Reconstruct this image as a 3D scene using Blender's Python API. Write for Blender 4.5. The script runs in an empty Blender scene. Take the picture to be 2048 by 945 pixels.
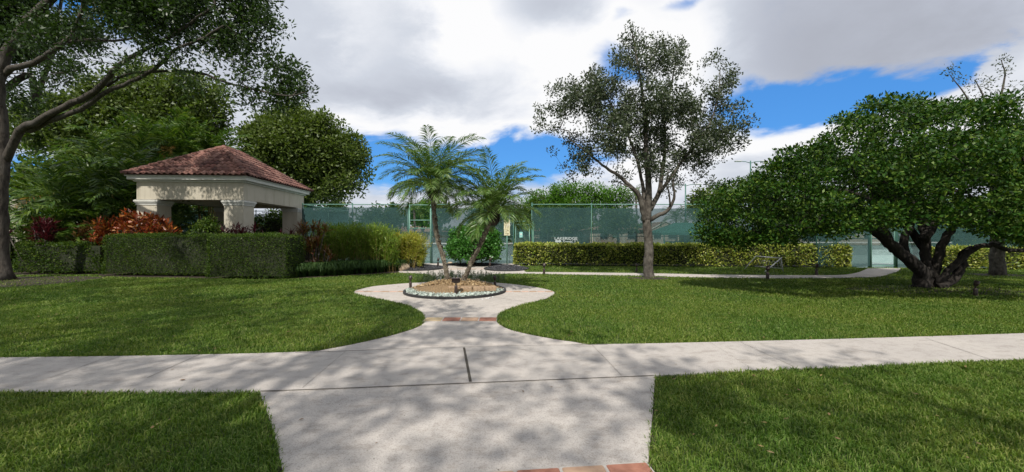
import bpy, math, random
import numpy as np
from mathutils import Vector, Matrix
from mathutils.geometry import tessellate_polygon
PI = math.pi
R = math.radians
S = bpy.context.scene
C = S.collection
F, CX, HY, EYE = 800.0, 1024.0, 470.0, 1.55      # calibration of the photograph

def G(x, y, z=0.0):
    d = (EYE - z) * F / (y - HY)
    return np.array([(x - CX) / F * d, d, z])
def P(x, y, d):
    return np.array([(x - CX) / F * d, d, EYE - (y - HY) / F * d])

# ---------------------------------------------------------------- mesh helpers
def norm(v):
    v = np.asarray(v, float)
    return v / np.maximum(np.linalg.norm(v, axis=-1, keepdims=True), 1e-9)

class MB:
    def __init__(s): s.V = []; s.F = []; s.n = 0
    def add(s, V, F):
        V = np.asarray(V, float).reshape(-1, 3)
        F = F if isinstance(F, list) else [F]
        for f in F:
            f = np.asarray(f, np.int64)
            if len(f): s.F.append(f + s.n)
        s.V.append(V); s.n += len(V)
        return s
    def box(s, c, size, rz=0.0, M=None, bev=0.0):
        hx, hy, hz = np.array(size) / 2.0
        if bev > 0:
            b = bev
            V = []
            for z, i in ((-hz, b), (-hz + b, 0), (hz - b, 0), (hz, b)):
                X, Y = hx - i, hy - i
                V += [(-X + b, -Y, z), (X - b, -Y, z), (X, -Y + b, z), (X, Y - b, z), (X - b, Y, z), (-X + b, Y, z), (-X, Y - b, z), (-X, -Y + b, z)]
            V = np.array(V)
            Q = [[r * 8 + k, r * 8 + (k + 1) % 8, (r + 1) * 8 + (k + 1) % 8, (r + 1) * 8 + k] for r in range(3) for k in range(8)]
            Q += [[7, 2, 1, 0], [6, 3, 2, 7], [5, 4, 3, 6], [24, 25, 26, 31], [31, 26, 27, 30], [30, 27, 28, 29]]
            Fq = np.array(Q)
        else:
            V = np.array([(x, y, z) for z in (-hz, hz) for x, y in ((-hx, -hy), (hx, -hy), (hx, hy), (-hx, hy))])
            Fq = np.array([[3, 2, 1, 0], [4, 5, 6, 7], [0, 1, 5, 4], [1, 2, 6, 5], [2, 3, 7, 6], [3, 0, 4, 7]])
        if M is not None: V = V @ np.array(M).T
        cs, sn = math.cos(rz), math.sin(rz)
        V = V @ np.array([[cs, sn, 0], [-sn, cs, 0], [0, 0, 1]]) + np.array(c)
        return s.add(V, Fq)
    def tube(s, path, rad, n=8, caps=True):
        p = np.asarray(path, float); k = len(p)
        r = np.full(k, rad, float) if np.isscalar(rad) else np.asarray(rad, float)
        t = np.empty_like(p); t[1:-1] = p[2:] - p[:-2]; t[0] = p[1] - p[0]; t[-1] = p[-1] - p[-2]
        t = norm(t); o = norm(p[-1] - p[0])
        ref = np.eye(3)[int(np.argmin(np.abs(o)))]
        a = norm(np.cross(t, ref)); b = np.cross(t, a)
        th = np.arange(n) * 2 * PI / n
        V = p[:, None] + r[:, None, None] * (np.cos(th)[None, :, None] * a[:, None] + np.sin(th)[None, :, None] * b[:, None])
        i = np.arange(k - 1)[:, None] * n; j = np.arange(n)[None]; j2 = (j + 1) % n
        Q = np.stack([i + j, i + j2, i + n + j2, i + n + j], -1).reshape(-1, 4)
        Fs = [Q]
        V = V.reshape(-1, 3)
        if caps:
            m = len(V); V = np.vstack([V, p[0], p[-1]])
            j = np.arange(n); j2 = (j + 1) % n
            Fs.append(np.stack([np.full(n, m), j2, j], -1))
            Fs.append(np.stack([np.full(n, m + 1), (k - 1) * n + j, (k - 1) * n + j2], -1))
        return s.add(V, Fs)
    def lathe(s, c, prof, n=16, M=None):
        V = []; prof = list(prof); k = len(prof)
        th = np.arange(n) * 2 * PI / n
        for r, z in prof:
            V.append(np.stack([r * np.cos(th), r * np.sin(th), np.full(n, z)], -1))
        V = np.vstack(V)
        if M is not None: V = V @ np.array(M).T
        i = np.arange(k - 1)[:, None] * n; j = np.arange(n)[None]; j2 = (j + 1) % n
        Q = np.stack([i + j, i + j2, i + n + j2, i + n + j], -1).reshape(-1, 4)
        return s.add(V + np.array(c), Q)

def mesh(name, V, Fs, mats, smooth=False):
    V = np.ascontiguousarray(V, np.float32)
    Fs = Fs if isinstance(Fs, list) else [Fs]
    me = bpy.data.meshes.new(name)
    li = np.concatenate([f.ravel() for f in Fs]).astype(np.int32)
    tot = np.concatenate([np.full(len(f), f.shape[1]) for f in Fs]).astype(np.int32)
    st = np.concatenate([[0], np.cumsum(tot)[:-1]]).astype(np.int32)
    me.vertices.add(len(V)); me.vertices.foreach_set('co', V.ravel())
    me.loops.add(len(li)); me.loops.foreach_set('vertex_index', li)
    me.polygons.add(len(tot)); me.polygons.foreach_set('loop_start', st); me.polygons.foreach_set('loop_total', tot)
    me.polygons.foreach_set('use_smooth', np.full(len(tot), smooth))
    for m in (mats if isinstance(mats, (list, tuple)) else [mats]): me.materials.append(m)
    me.update(calc_edges=True); me.validate()
    return me

def origin(o):
    v = np.zeros(3)
    while o is not None:
        v += np.array(o.location); o = o.parent
    return v
def mk(name, mb, mat, parent=None, smooth=False, local=False, base=None):
    """link ONE mesh object; geometry is in world coordinates unless local"""
    V = np.vstack(mb.V)
    if not local:
        if parent is not None: V = V - origin(parent)
        elif base is not None: V = V - np.array(base)
    o = bpy.data.objects.new(name, mesh(name, V, mb.F, mat, smooth))
    C.objects.link(o)
    if parent is not None: o.parent = parent
    elif base is not None and not local: o.location = base
    return o
def tag(o, label=None, cat=None, group=None, kind=None):
    if label: o['label'] = label
    if cat: o['category'] = cat
    if group: o['group'] = group
    if kind: o['kind'] = kind
    return o
def thing(name, label, cat, loc=(0, 0, 0), rz=0.0, group=None):
    o = bpy.data.objects.new(name, None); C.objects.link(o)
    o.empty_display_size = .2
    o.location = tuple(float(v) for v in loc); o.rotation_euler = (0, 0, rz)
    return tag(o, label, cat, group)
def dup(root, loc, rz=0.0, label=None, scale=1.0):
    def rec(o, par):
        c = o.copy(); C.objects.link(c)
        if par is not None: c.parent = par
        for ch in kids.get(o.name, []): rec(ch, c)
        return c
    kids = {}
    for q in list(C.objects):
        if q.parent is not None: kids.setdefault(q.parent.name, []).append(q)
    r = rec(root, None)
    r.location = tuple(float(v) for v in loc); r.rotation_euler = (0, 0, rz); r.scale = (scale,) * 3
    if label: r['label'] = label
    return r

# ---------------------------------------------------------------- materials
def newmat(name):
    m = bpy.data.materials.new(name); m.use_nodes = True
    nt = m.node_tree; nt.nodes.clear()
    out = nt.nodes.new('ShaderNodeOutputMaterial')
    return m, nt, out
def N(nt, t, **kw):
    n = nt.nodes.new(t)
    for k, v in kw.items():
        if k.startswith('i_'): n.inputs[k[2:].replace('_', ' ')].default_value = v
        else: setattr(n, k, v)
    return n
def ramp(nt, src, stops):
    r = nt.nodes.new('ShaderNodeValToRGB')
    e = r.color_ramp.elements
    while len(e) < len(stops): e.new(.5)
    for q, (p, c) in zip(e, stops):
        q.position = p; q.color = (*c, 1) if len(c) == 3 else c
    nt.links.new(src, r.inputs[0]); return r
def noise(nt, scale, detail=4, rough=.55, co='Object', dim=None):
    tc = nt.nodes.new('ShaderNodeTexCoord')
    n = nt.nodes.new('ShaderNodeTexNoise')
    n.inputs['Scale'].default_value = scale; n.inputs['Detail'].default_value = detail; n.inputs['Roughness'].default_value = rough
    src = tc.outputs[co]
    if dim:
        mp = nt.nodes.new('ShaderNodeMapping'); mp.inputs['Scale'].default_value = dim
        nt.links.new(src, mp.inputs[0]); src = mp.outputs[0]
    nt.links.new(src, n.inputs['Vector']); return n
def mixc(nt, fac, a, b, mode='MIX'):
    m = nt.nodes.new('ShaderNodeMix'); m.data_type = 'RGBA'; m.blend_type = mode
    for s, v in ((m.inputs[0], fac), (m.inputs[6], a), (m.inputs[7], b)):
        if isinstance(v, (int, float)): s.default_value = v
        elif isinstance(v, tuple): s.default_value = (*v, 1)
        else: nt.links.new(v, s)
    return m.outputs[2]
def M_leaf(name, cols, rough=.45, trans=.25, tcol=None, spec=.4, patchy=False):
    m, nt, out = newmat(name)
    g = N(nt, 'ShaderNodeNewGeometry')
    k = len(cols)
    r = ramp(nt, g.outputs['Random Per Island'], [(i / max(1, k - 1), c) for i, c in enumerate(cols)])
    rc = r.outputs[0]
    if patchy:       # thin, dry and lush patches of the turf itself
        na = noise(nt, .55, 4, .6); nb = noise(nt, 2.6, 3, .6)
        rc = mixc(nt, 1.0, rc, ramp(nt, na.outputs[0], [(.35, (.74, .86, .8)), (.62, (1.12, 1.04, 1.0))]).outputs[0], 'MULTIPLY')
        rc = mixc(nt, ramp(nt, nb.outputs[0], [(.58, (0, 0, 0)), (.78, (.4, .4, .4))]).outputs[0], rc, (.27, .25, .07))
    b = N(nt, 'ShaderNodeBsdfPrincipled'); b.inputs['Roughness'].default_value = rough
    b.inputs['Specular IOR Level'].default_value = spec
    nt.links.new(rc, b.inputs['Base Color'])
    t = N(nt, 'ShaderNodeBsdfTranslucent')
    nt.links.new(mixc(nt, 1.0, rc, tcol or (1.35, 1.5, .55), 'MULTIPLY'), t.inputs[0])
    mx = N(nt, 'ShaderNodeMixShader'); mx.inputs[0].default_value = trans
    nt.links.new(b.outputs[0], mx.inputs[1]); nt.links.new(t.outputs[0], mx.inputs[2])
    nt.links.new(mx.outputs[0], out.inputs[0]); return m
def M_noise(name, c1, c2, scale=8, rough=.8, bump=.2, bdist=.01, dim=None, c3=None, scale2=1.5, metal=0.0, spec=.4, detail=6, lo=.35, hi=.65, fine=None):
    m, nt, out = newmat(name)
    n = noise(nt, scale, detail, .6, dim=dim)
    r = ramp(nt, n.outputs[0], [(lo, c1), (hi, c2)])
    col = r.outputs[0]
    if c3:
        n2 = noise(nt, scale2, 3, .6)
        r2 = ramp(nt, n2.outputs[0], [(.45, (0, 0, 0)), (.68, (1, 1, 1))])
        col = mixc(nt, r2.outputs[0], col, c3)
    if fine:
        n3 = noise(nt, fine[0], 2, .5)
        r3 = ramp(nt, n3.outputs[0], [(.35, (fine[1],) * 3), (.65, (1, 1, 1))])
        col = mixc(nt, 1.0, col, r3.outputs[0], 'MULTIPLY')
    b = N(nt, 'ShaderNodeBsdfPrincipled'); b.inputs['Roughness'].default_value = rough
    b.inputs['Metallic'].default_value = metal; b.inputs['Specular IOR Level'].default_value = spec
    nt.links.new(col, b.inputs['Base Color'])
    if bump:
        bp = N(nt, 'ShaderNodeBump'); bp.inputs['Strength'].default_value = bump; bp.inputs['Distance'].default_value = bdist
        nt.links.new(n.outputs[0], bp.inputs['Height']); nt.links.new(bp.outputs[0], b.inputs['Normal'])
    nt.links.new(b.outputs[0], out.inputs[0]); return m
def M_island(name, cols, rough=.7, bump=.3, scale=40, spec=.3):
    m, nt, out = newmat(name)
    g = N(nt, 'ShaderNodeNewGeometry'); k = len(cols)
    r = ramp(nt, g.outputs['Random Per Island'], [(i / max(1, k - 1), c) for i, c in enumerate(cols)])
    n = noise(nt, scale, 5, .6)
    r2 = ramp(nt, n.outputs[0], [(.3, (.7, .7, .7)), (.7, (1.15, 1.15, 1.15))])
    b = N(nt, 'ShaderNodeBsdfPrincipled'); b.inputs['Roughness'].default_value = rough; b.inputs['Specular IOR Level'].default_value = spec
    nt.links.new(mixc(nt, 1.0, r.outputs[0], r2.outputs[0], 'MULTIPLY'), b.inputs['Base Color'])
    bp = N(nt, 'ShaderNodeBump'); bp.inputs['Strength'].default_value = bump; bp.inputs['Distance'].default_value = .004
    nt.links.new(n.outputs[0], bp.inputs['Height']); nt.links.new(bp.outputs[0], b.inputs['Normal'])
    nt.links.new(b.outputs[0], out.inputs[0]); return m
def M_screen(name, col, fac, pattern=None):
    m, nt, out = newmat(name)
    n = noise(nt, 1.2, 3)
    r = ramp(nt, n.outputs[0], [(.3, tuple(c * .85 for c in col)), (.7, tuple(c * 1.12 for c in col))])
    d = N(nt, 'ShaderNodeBsdfDiffuse'); nt.links.new(r.outputs[0], d.inputs[0])
    t = N(nt, 'ShaderNodeBsdfTransparent'); mx = N(nt, 'ShaderNodeMixShader')
    if pattern:       # woven wire: diagonal lattice in the panel's own plane
        tc = N(nt, 'ShaderNodeTexCoord'); sp = N(nt, 'ShaderNodeSeparateXYZ'); nt.links.new(tc.outputs['Object'], sp.inputs[0])
        xy = N(nt, 'ShaderNodeMath', operation='ADD'); nt.links.new(sp.outputs[0], xy.inputs[0]); nt.links.new(sp.outputs[1], xy.inputs[1])
        vals = []
        for op in ('ADD', 'SUBTRACT'):
            a = N(nt, 'ShaderNodeMath', operation=op); nt.links.new(xy.outputs[0], a.inputs[0]); nt.links.new(sp.outputs[2], a.inputs[1])
            f = N(nt, 'ShaderNodeMath', operation='MULTIPLY'); f.inputs[1].default_value = 1 / pattern; nt.links.new(a.outputs[0], f.inputs[0])
            fr = N(nt, 'ShaderNodeMath', operation='FRACT'); nt.links.new(f.outputs[0], fr.inputs[0])
            l = N(nt, 'ShaderNodeMath', operation='LESS_THAN'); l.inputs[1].default_value = fac; nt.links.new(fr.outputs[0], l.inputs[0]); vals.append(l)
        mxx = N(nt, 'ShaderNodeMath', operation='MAXIMUM'); nt.links.new(vals[0].outputs[0], mxx.inputs[0]); nt.links.new(vals[1].outputs[0], mxx.inputs[1])
        nt.links.new(mxx.outputs[0], mx.inputs[0])
    else: mx.inputs[0].default_value = fac
    nt.links.new(t.outputs[0], mx.inputs[1]); nt.links.new(d.outputs[0], mx.inputs[2]); nt.links.new(mx.outputs[0], out.inputs[0])
    return m

def M_stucco(name):
    m, nt, out = newmat(name); a = noise(nt, 70, 4, .6); b_ = noise(nt, 3, 5, .65, dim=(1, 1, .12)); c_ = noise(nt, .9, 4, .6)
    c = ramp(nt, c_.outputs[0], [(.3, (.44, .395, .31)), (.7, (.51, .465, .375))]).outputs[0]
    c = mixc(nt, 1.0, c, ramp(nt, b_.outputs[0], [(.32, (.78, .77, .74)), (.5, (1, 1, 1))]).outputs[0], 'MULTIPLY')
    b = N(nt, 'ShaderNodeBsdfPrincipled'); b.inputs['Roughness'].default_value = .92; b.inputs['Specular IOR Level'].default_value = .2; nt.links.new(c, b.inputs['Base Color'])
    bp = N(nt, 'ShaderNodeBump'); bp.inputs['Strength'].default_value = .6; bp.inputs['Distance'].default_value = .006
    nt.links.new(a.outputs[0], bp.inputs['Height']); nt.links.new(bp.outputs[0], b.inputs['Normal']); nt.links.new(b.outputs[0], out.inputs[0]); return m
def M_concrete(name, base, warm):
    m, nt, out = newmat(name)
    big = noise(nt, .9, 5, .6); fine = noise(nt, 110, 3, .7); mid = noise(nt, 9, 6, .65)
    c = ramp(nt, big.outputs[0], [(.3, base), (.7, warm)]).outputs[0]
    c = mixc(nt, 1.0, c, ramp(nt, fine.outputs[0], [(.32, (.62, .61, .6)), (.5, (1, 1, 1)), (.7, (1.12, 1.12, 1.12))]).outputs[0], 'MULTIPLY')
    c = mixc(nt, 1.0, c, ramp(nt, mid.outputs[0], [(.3, (.84, .825, .81)), (.5, (1.03, 1.03, 1.03))]).outputs[0], 'MULTIPLY')
    sp = noise(nt, 30, 2, .5)
    c = mixc(nt, ramp(nt, sp.outputs[0], [(.76, (0, 0, 0)), (.79, (1, 1, 1))]).outputs[0], c, (.1, .085, .07))
    st = noise(nt, 2.3, 8, .7, dim=(1, 2.2, 1)); c = mixc(nt, 1.0, c, ramp(nt, st.outputs[0], [(.34, (.80, .785, .77)), (.47, (1, 1, 1))]).outputs[0], 'MULTIPLY')
    b = N(nt, 'ShaderNodeBsdfPrincipled'); b.inputs['Roughness'].default_value = .88; b.inputs['Specular IOR Level'].default_value = .25
    nt.links.new(c, b.inputs['Base Color'])
    bp = N(nt, 'ShaderNodeBump'); bp.inputs['Strength'].default_value = .35; bp.inputs['Distance'].default_value = .003
    nt.links.new(fine.outputs[0], bp.inputs['Height']); nt.links.new(bp.outputs[0], b.inputs['Normal'])
    nt.links.new(b.outputs[0], out.inputs[0]); return m

m_conc = M_concrete('concrete', (.375, .345, .318), (.435, .40, .362))
m_conc2 = M_concrete('plaza_concrete', (.42, .385, .35), (.485, .44, .395))
m_joint = M_noise('joint_dirt', (.035, .03, .022), (.09, .075, .055), 60)
m_soil = M_noise('soil', (.018, .013, .009), (.055, .04, .026), 25, bump=.6, bdist=.02)
m_ground = M_noise('lawn_ground', (.022, .042, .007), (.06, .095, .016), 30, bump=.4, bdist=.02, c3=(.08, .11, .025), scale2=.5)
m_grass = M_leaf('grass_blade', [(.042, .090, .010), (.078, .145, .016), (.118, .190, .026), (.165, .235, .045), (.27, .29, .10)], .5, .32, (1.3, 1.5, .5), .2, patchy=True)
m_court = M_noise('court_paint', (.20, .30, .27), (.26, .36, .33), 2, bump=0)
m_stucco = M_stucco('stucco')
m_trim = M_noise('painted_trim', (.50, .49, .44), (.56, .55, .5), 8, .7, .1)
m_tile = M_island('clay_tile', [(.08, .038, .032), (.23, .10, .078), (.36, .20, .155), (.15, .07, .058), (.29, .145, .11), (.10, .05, .044)], .75, .3, 18)
m_brown = M_noise('brown_metal', (.028, .018, .014), (.05, .03, .024), 30, .45, .1, .001, spec=.5)
m_lens = M_noise('lamp_glass', (.3, .3, .28), (.4, .4, .38), 5, .15, 0)
m_green = M_noise('green_steel', (.035, .11, .085), (.055, .15, .115), 12, .5, .05, .001, spec=.5)
m_green2 = M_noise('pale_green_steel', (.11, .24, .19), (.16, .31, .24), 12, .5, .05, .001, spec=.5)
m_screen = M_screen('windscreen_cloth', (.040, .082, .080), .75)
m_screen_thin = M_screen('thin_windscreen_cloth', (.07, .12, .12), .62)
m_wire = M_screen('wire_mesh', (.02, .07, .055), .06, pattern=.075)
m_white = M_noise('white_paint', (.62, .62, .6), (.75, .75, .72), 10, .6, 0)
m_bark = M_noise('oak_bark', (.022, .018, .014), (.085, .07, .056), 14, .95, 1.0, .03, dim=(1, 1, .35), c3=(.075, .066, .056), scale2=3)
m_bark_dk = M_noise('dark_bark', (.02, .016, .013), (.07, .058, .046), 14, .95, 1.0, .03, dim=(1, 1, .4))
m_bark_gr = M_noise('grey_bark', (.030, .026, .021), (.105, .09, .073), 16, .95, .9, .03, dim=(1, 1, .4), c3=(.14, .125, .105), scale2=5)
m_shaded_bark = M_noise('shaded_bark', (.010, .008, .007), (.035, .029, .023), 14, .95, 1.0, .03, dim=(1, 1, .4))  # bark colour darkened to stand in for the shade under the crown
m_palmbark = M_noise('palm_bark', (.035, .026, .02), (.17, .14, .10), 30, .95, 1.0, .03, c3=(.26, .23, .17), scale2=9)
m_black = M_noise('black_rubber', (.012, .012, .012), (.03, .03, .03), 20, .6, .1)
m_stone_gr = M_island('green_pebble', [(.22, .27, .23), (.48, .55, .48), (.36, .43, .38), (.62, .66, .6), (.12, .15, .13), (.55, .6, .52)], .6)
m_stone_bk = M_island('black_pebble', [(.03, .03, .035), (.09, .09, .10), (.05, .05, .055), (.15, .15, .16)], .6)
m_chip = M_island('bark_chip', [(.22, .14, .07), (.45, .32, .17), (.33, .22, .11), (.55, .42, .25), (.13, .085, .05)], .85)
m_mulch = M_noise('mulch_earth', (.10, .065, .035), (.33, .225, .12), 40, .95, .8, .03)
m_block = M_noise('sand_block', (.24, .16, .10), (.38, .27, .17), 18, .9, .8, .02)
m_rock = M_noise('tan_rock', (.30, .22, .14), (.48, .38, .27), 5, .9, .8, .05)
m_tubegrey = M_noise('galvanised_tube', (.42, .42, .40), (.58, .58, .55), 12, .45, .05, .001, metal=.4)
m_sign = M_noise('weathered_sign', (.50, .44, .24), (.70, .66, .46), 22, .8, .1, c3=(.74, .72, .60), scale2=6)
m_signink = M_noise('faded_ink', (.16, .12, .06), (.30, .24, .13), 30)
m_teal = M_noise('teal_notice', (.22, .52, .48), (.30, .62, .56), 12, .6, 0)
m_brickr = M_noise('red_paver', (.24, .10, .065), (.33, .15, .10), 18, .85, .4, .004)
m_bricky = M_noise('yellow_paver', (.35, .26, .15), (.42, .33, .20), 18, .85, .4, .004)
m_brickt = M_noise('tan_paver', (.33, .21, .14), (.40, .27, .18), 18, .85, .4, .004)
m_brickp = M_noise('pink_paver', (.46, .30, .23), (.54, .37, .29), 18, .85, .4, .004)
m_grout = M_noise('grout', (.34, .31, .28), (.42, .39, .35), 30)
m_house = M_noise('house_wall', (.36, .32, .26), (.44, .39, .32), 3, .9, 0)
m_hroof = M_noise('house_roof', (.16, .10, .075), (.26, .17, .13), 6, .9, .3)
m_glass = M_noise('dark_window', (.02, .025, .03), (.04, .05, .055), 2, .1, 0)
m_canvas = M_noise('green_canvas', (.02, .11, .085), (.035, .15, .115), 4, .8, 0)

l_silver = M_leaf('silver_oak_leaf', [(.020, .036, .011), (.038, .060, .021), (.075, .10, .046), (.026, .044, .015), (.15, .165, .11), (.029, .050, .015)], .5, .25, (1.2, 1.3, .7))
l_gloss = M_leaf('glossy_leaf', [(.010, .034, .004), (.020, .062, .006), (.038, .095, .009), (.014, .044, .005), (.11, .17, .022), (.024, .07, .006)], .48, .18, spec=.18)
l_big = M_leaf('mahogany_leaf', [(.016, .034, .008), (.03, .058, .012), (.045, .085, .018), (.025, .045, .01)], .42, .3)
l_ficus = M_leaf('olive_leaf', [(.045, .075, .012), (.08, .12, .02), (.12, .16, .03), (.06, .09, .015)], .5, .3)
l_fern = M_leaf('feathery_leaf', [(.05, .13, .012), (.08, .18, .018), (.11, .23, .025)], .55, .35)
l_hedge = M_leaf('hedge_leaf', [(.018, .045, .005), (.038, .08, .008), (.075, .125, .012), (.024, .055, .006), (.13, .18, .022)], .5, .3, spec=.25)
l_varie = M_leaf('variegated_leaf', [(.06, .12, .015), (.48, .50, .08), (.20, .29, .035), (.11, .17, .022), (.58, .56, .17), (.08, .13, .016), (.34, .39, .06)], .45, .25, (1.2, 1.2, .6))
l_bush = M_leaf('bush_leaf', [(.025, .10, .012), (.045, .15, .02), (.075, .21, .03), (.035, .12, .015)], .4, .25)
l_bamboo = M_leaf('lance_leaf', [(.07, .14, .012), (.13, .21, .018), (.20, .27, .03), (.10, .17, .015)], .5, .35)
l_bambooy = M_leaf('yellow_lance_leaf', [(.16, .21, .02), (.28, .30, .035), (.38, .34, .05), (.20, .20, .03)], .5, .35)
l_cane = M_leaf('cane', [(.10, .09, .025), (.24, .19, .06), (.30, .21, .07)], .6, .1)
l_lily = M_leaf('strap_leaf', [(.015, .04, .008), (.03, .075, .014), (.07, .125, .03), (.02, .05, .010)], .55, .25, spec=.2)
l_palm = M_leaf('palm_leaflet', [(.045, .10, .016), (.08, .155, .028), (.12, .20, .045), (.19, .25, .09)], .42, .3, (1.25, 1.4, .6), .5)
l_areca = M_leaf('areca_leaflet', [(.024, .055, .008), (.045, .095, .014), (.08, .14, .022), (.15, .20, .04)], .42, .3)
l_dead = M_leaf('dry_frond', [(.35, .19, .03), (.25, .12, .03), (.42, .26, .06)], .6, .3)
l_croton = M_leaf('croton_leaf', [(.06, .012, .01), (.22, .04, .012), (.34, .085, .018), (.10, .02, .012), (.42, .17, .03), (.07, .05, .012), (.16, .03, .012)], .4, .25, (1.5, .9, .5))
l_red = M_leaf('maroon_leaf', [(.03, .007, .010), (.07, .012, .018), (.12, .022, .03), (.04, .010, .012)], .4, .25, (1.5, .7, .8))
l_bronze = M_leaf('bronze_leaf', [(.07, .03, .012), (.15, .06, .02), (.09, .08, .02), (.20, .10, .035), (.10, .025, .02)], .45, .25)
l_grey = M_leaf('lavender_leaf', [(.07, .12, .05), (.12, .18, .08), (.17, .22, .12)], .6, .2)
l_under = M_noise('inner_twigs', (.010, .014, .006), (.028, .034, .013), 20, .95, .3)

# ---------------------------------------------------------------- vegetation kit
def leaves(mb, rng, c, per, spread, L, W, up=.15, flat=.5, out=1.0):
    """bunches of leaf-shaped faces round the points c"""
    c = np.repeat(np.asarray(c, float), per, 0); n = len(c)
    off = rng.normal(size=(n, 3)); off = norm(off) * (rng.random((n, 1)) ** .5)
    pos = c + off * np.array(spread)
    ax = norm(off * out + rng.normal(size=(n, 3)) * .55 + np.array([0, 0, up]))
    nrm = rng.normal(size=(n, 3)) * (1 - flat) + np.array([0, 0, 1.0]) * flat
    sd = norm(np.cross(ax, nrm))
    l = L * (.65 + .7 * rng.random((n, 1))); w = W * (.65 + .7 * rng.random((n, 1)))
    V = np.stack([pos, pos + ax * l * .45 + sd * w * .5, pos + ax * l, pos + ax * l * .45 - sd * w * .5], 1).reshape(-1, 3)
    mb.add(V, np.arange(n * 4).reshape(-1, 4)); return mb

def lobes(rng, L, dens, shell=.45):
    """attractor points inside ellipsoids (cx,cy,cz,rx,ry,rz)"""
    out = []
    for i, l in enumerate(L):
        c, r = np.array(l[:3]), np.array(l[3:6])
        n = max(3, int(dens * 4.19 * r[0] * r[1] * r[2]))
        u = norm(rng.normal(size=(n, 3))) * (shell + (1 - shell) * rng.random((n, 1)) ** .6)
        out.append(c + u * r)
    return np.vstack(out)

def grow(mb, rng, nodes, targets, tip=.006, seg=.6, arc=.08, power=.42, jit=.07, maxr=.09, n=5):
    base = np.asarray(nodes, float); K = len(base); M = len(targets)
    d0 = np.min(np.linalg.norm(targets[:, None] - base[None], axis=2), 1)
    order = np.argsort(d0)
    pos = np.zeros((K + M * 14, 3)); pos[:K] = base; par = -np.ones(K + M * 14, int); cnt = np.zeros(K + M * 14); k = K
    chains = []
    for i in order:
        t = targets[i]
        d = np.linalg.norm(pos[:k] - t, axis=1); j = int(np.argmin(d + .15 * np.maximum(0, pos[:k, 2] - t[2])))
        dist = d[j]; s = int(min(12, max(1, round(dist / seg))))
        ch = [j]; p0 = pos[j].copy()
        for q in range(1, s + 1):
            f = q / s; p = p0 * (1 - f) + t * f + rng.normal(size=3) * jit * dist * math.sin(PI * f) + np.array([0, 0, arc * dist * math.sin(PI * f)])
            pos[k] = p; par[k] = ch[-1]; ch.append(k); k += 1
        chains.append(ch)
        a = ch[-1]
        while a >= K: cnt[a] += 1; a = par[a]
    for ch in chains:
        r = np.minimum(maxr, tip * np.maximum(cnt[ch], 1) ** power)
        r[0] = r[1] * 1.1; r[-1] *= .6
        mb.tube(pos[ch], r, n=n if r[0] > .02 else 4, caps=False)
    return mb

def smooth_path(pts, k=4):
    p = np.asarray(pts, float); n = len(p); out = []
    q = np.vstack([2 * p[0] - p[1], p, 2 * p[-1] - p[-2]])
    for i in range(n - 1):
        a, b, c, d = q[i:i + 4]
        for t in np.arange(k) / k:
            out.append(.5 * ((2 * b) + (-a + c) * t + (2 * a - 5 * b + 4 * c - d) * t * t + (-a + 3 * b - 3 * c + d) * t ** 3))
    out.append(p[-1]); return np.array(out)

def tree(name, label, seed, base, limbs, L, dens, per, spread, leafL, leafW, bark, leaf, group=None, tip=.006, shell=.45, up=.15, flat=.5, flare=1.5, seg=.6, arc=.08, maxr=.09, extra=None, cat='tree', drop=None, gaps=0.0, gs=1.0):
    rng = np.random.default_rng(seed)
    t = thing(name, label, cat, base, 0, group)
    tb = MB(); nodes = []
    for li, (pts, r0, r1) in enumerate(limbs):
        p = smooth_path(pts, 4); m = len(p)
        p[1:-1] += rng.normal(size=(m - 2, 3)) * min(r1, .05) * .35
        r = np.linspace(r0, r1, m)
        if li == 0 and flare:
            h = p[:, 2] - p[0, 2]; r = r * (1 + (flare - 1) * np.exp(-h / .22))
        r = r * (1 + rng.normal(size=m) * .022)
        tb.tube(p, r, n=12 if r0 > .08 else 8)
        s = 0 if li else int(m * .6)
        nodes.append(p[s:])
    nodes = np.vstack(nodes)
    tg = lobes(rng, L, dens, shell)
    if extra is not None: tg = np.vstack([tg, extra])
    if gaps:          # leave irregular holes in the crown
        w_ = np.zeros(len(tg)); q_ = tg * gs
        for k_ in range(5):
            d_ = norm(rng.normal(size=3)) * (1.6 + .9 * k_); w_ += np.sin(q_ @ d_ + rng.random() * 6.3) / (1 + .25 * k_)
        tg = tg[w_ > np.quantile(w_, gaps)]
    grow(tb, rng, nodes, tg, tip, seg, arc, maxr=maxr)
    mk('trunk', tb, bark, t, smooth=True)
    lb = MB(); leaves(lb, rng, tg, per, spread, leafL, leafW, up, flat)
    mk('crown', lb, leaf, t)
    return t

def pxl(lst, d0, sq=.8):
    """lobes given by where they stand in the calibrated view: x, y, radius (px), depth"""
    out = []
    for l in lst:
        x, y, r = l[:3]; d = l[3] if len(l) > 3 else d0
        rr = r / F * d; ry = l[4] if len(l) > 4 else rr
        out.append((*P(x, y, d), rr, ry, rr * (l[5] if len(l) > 5 else sq)))
    return out

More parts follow.
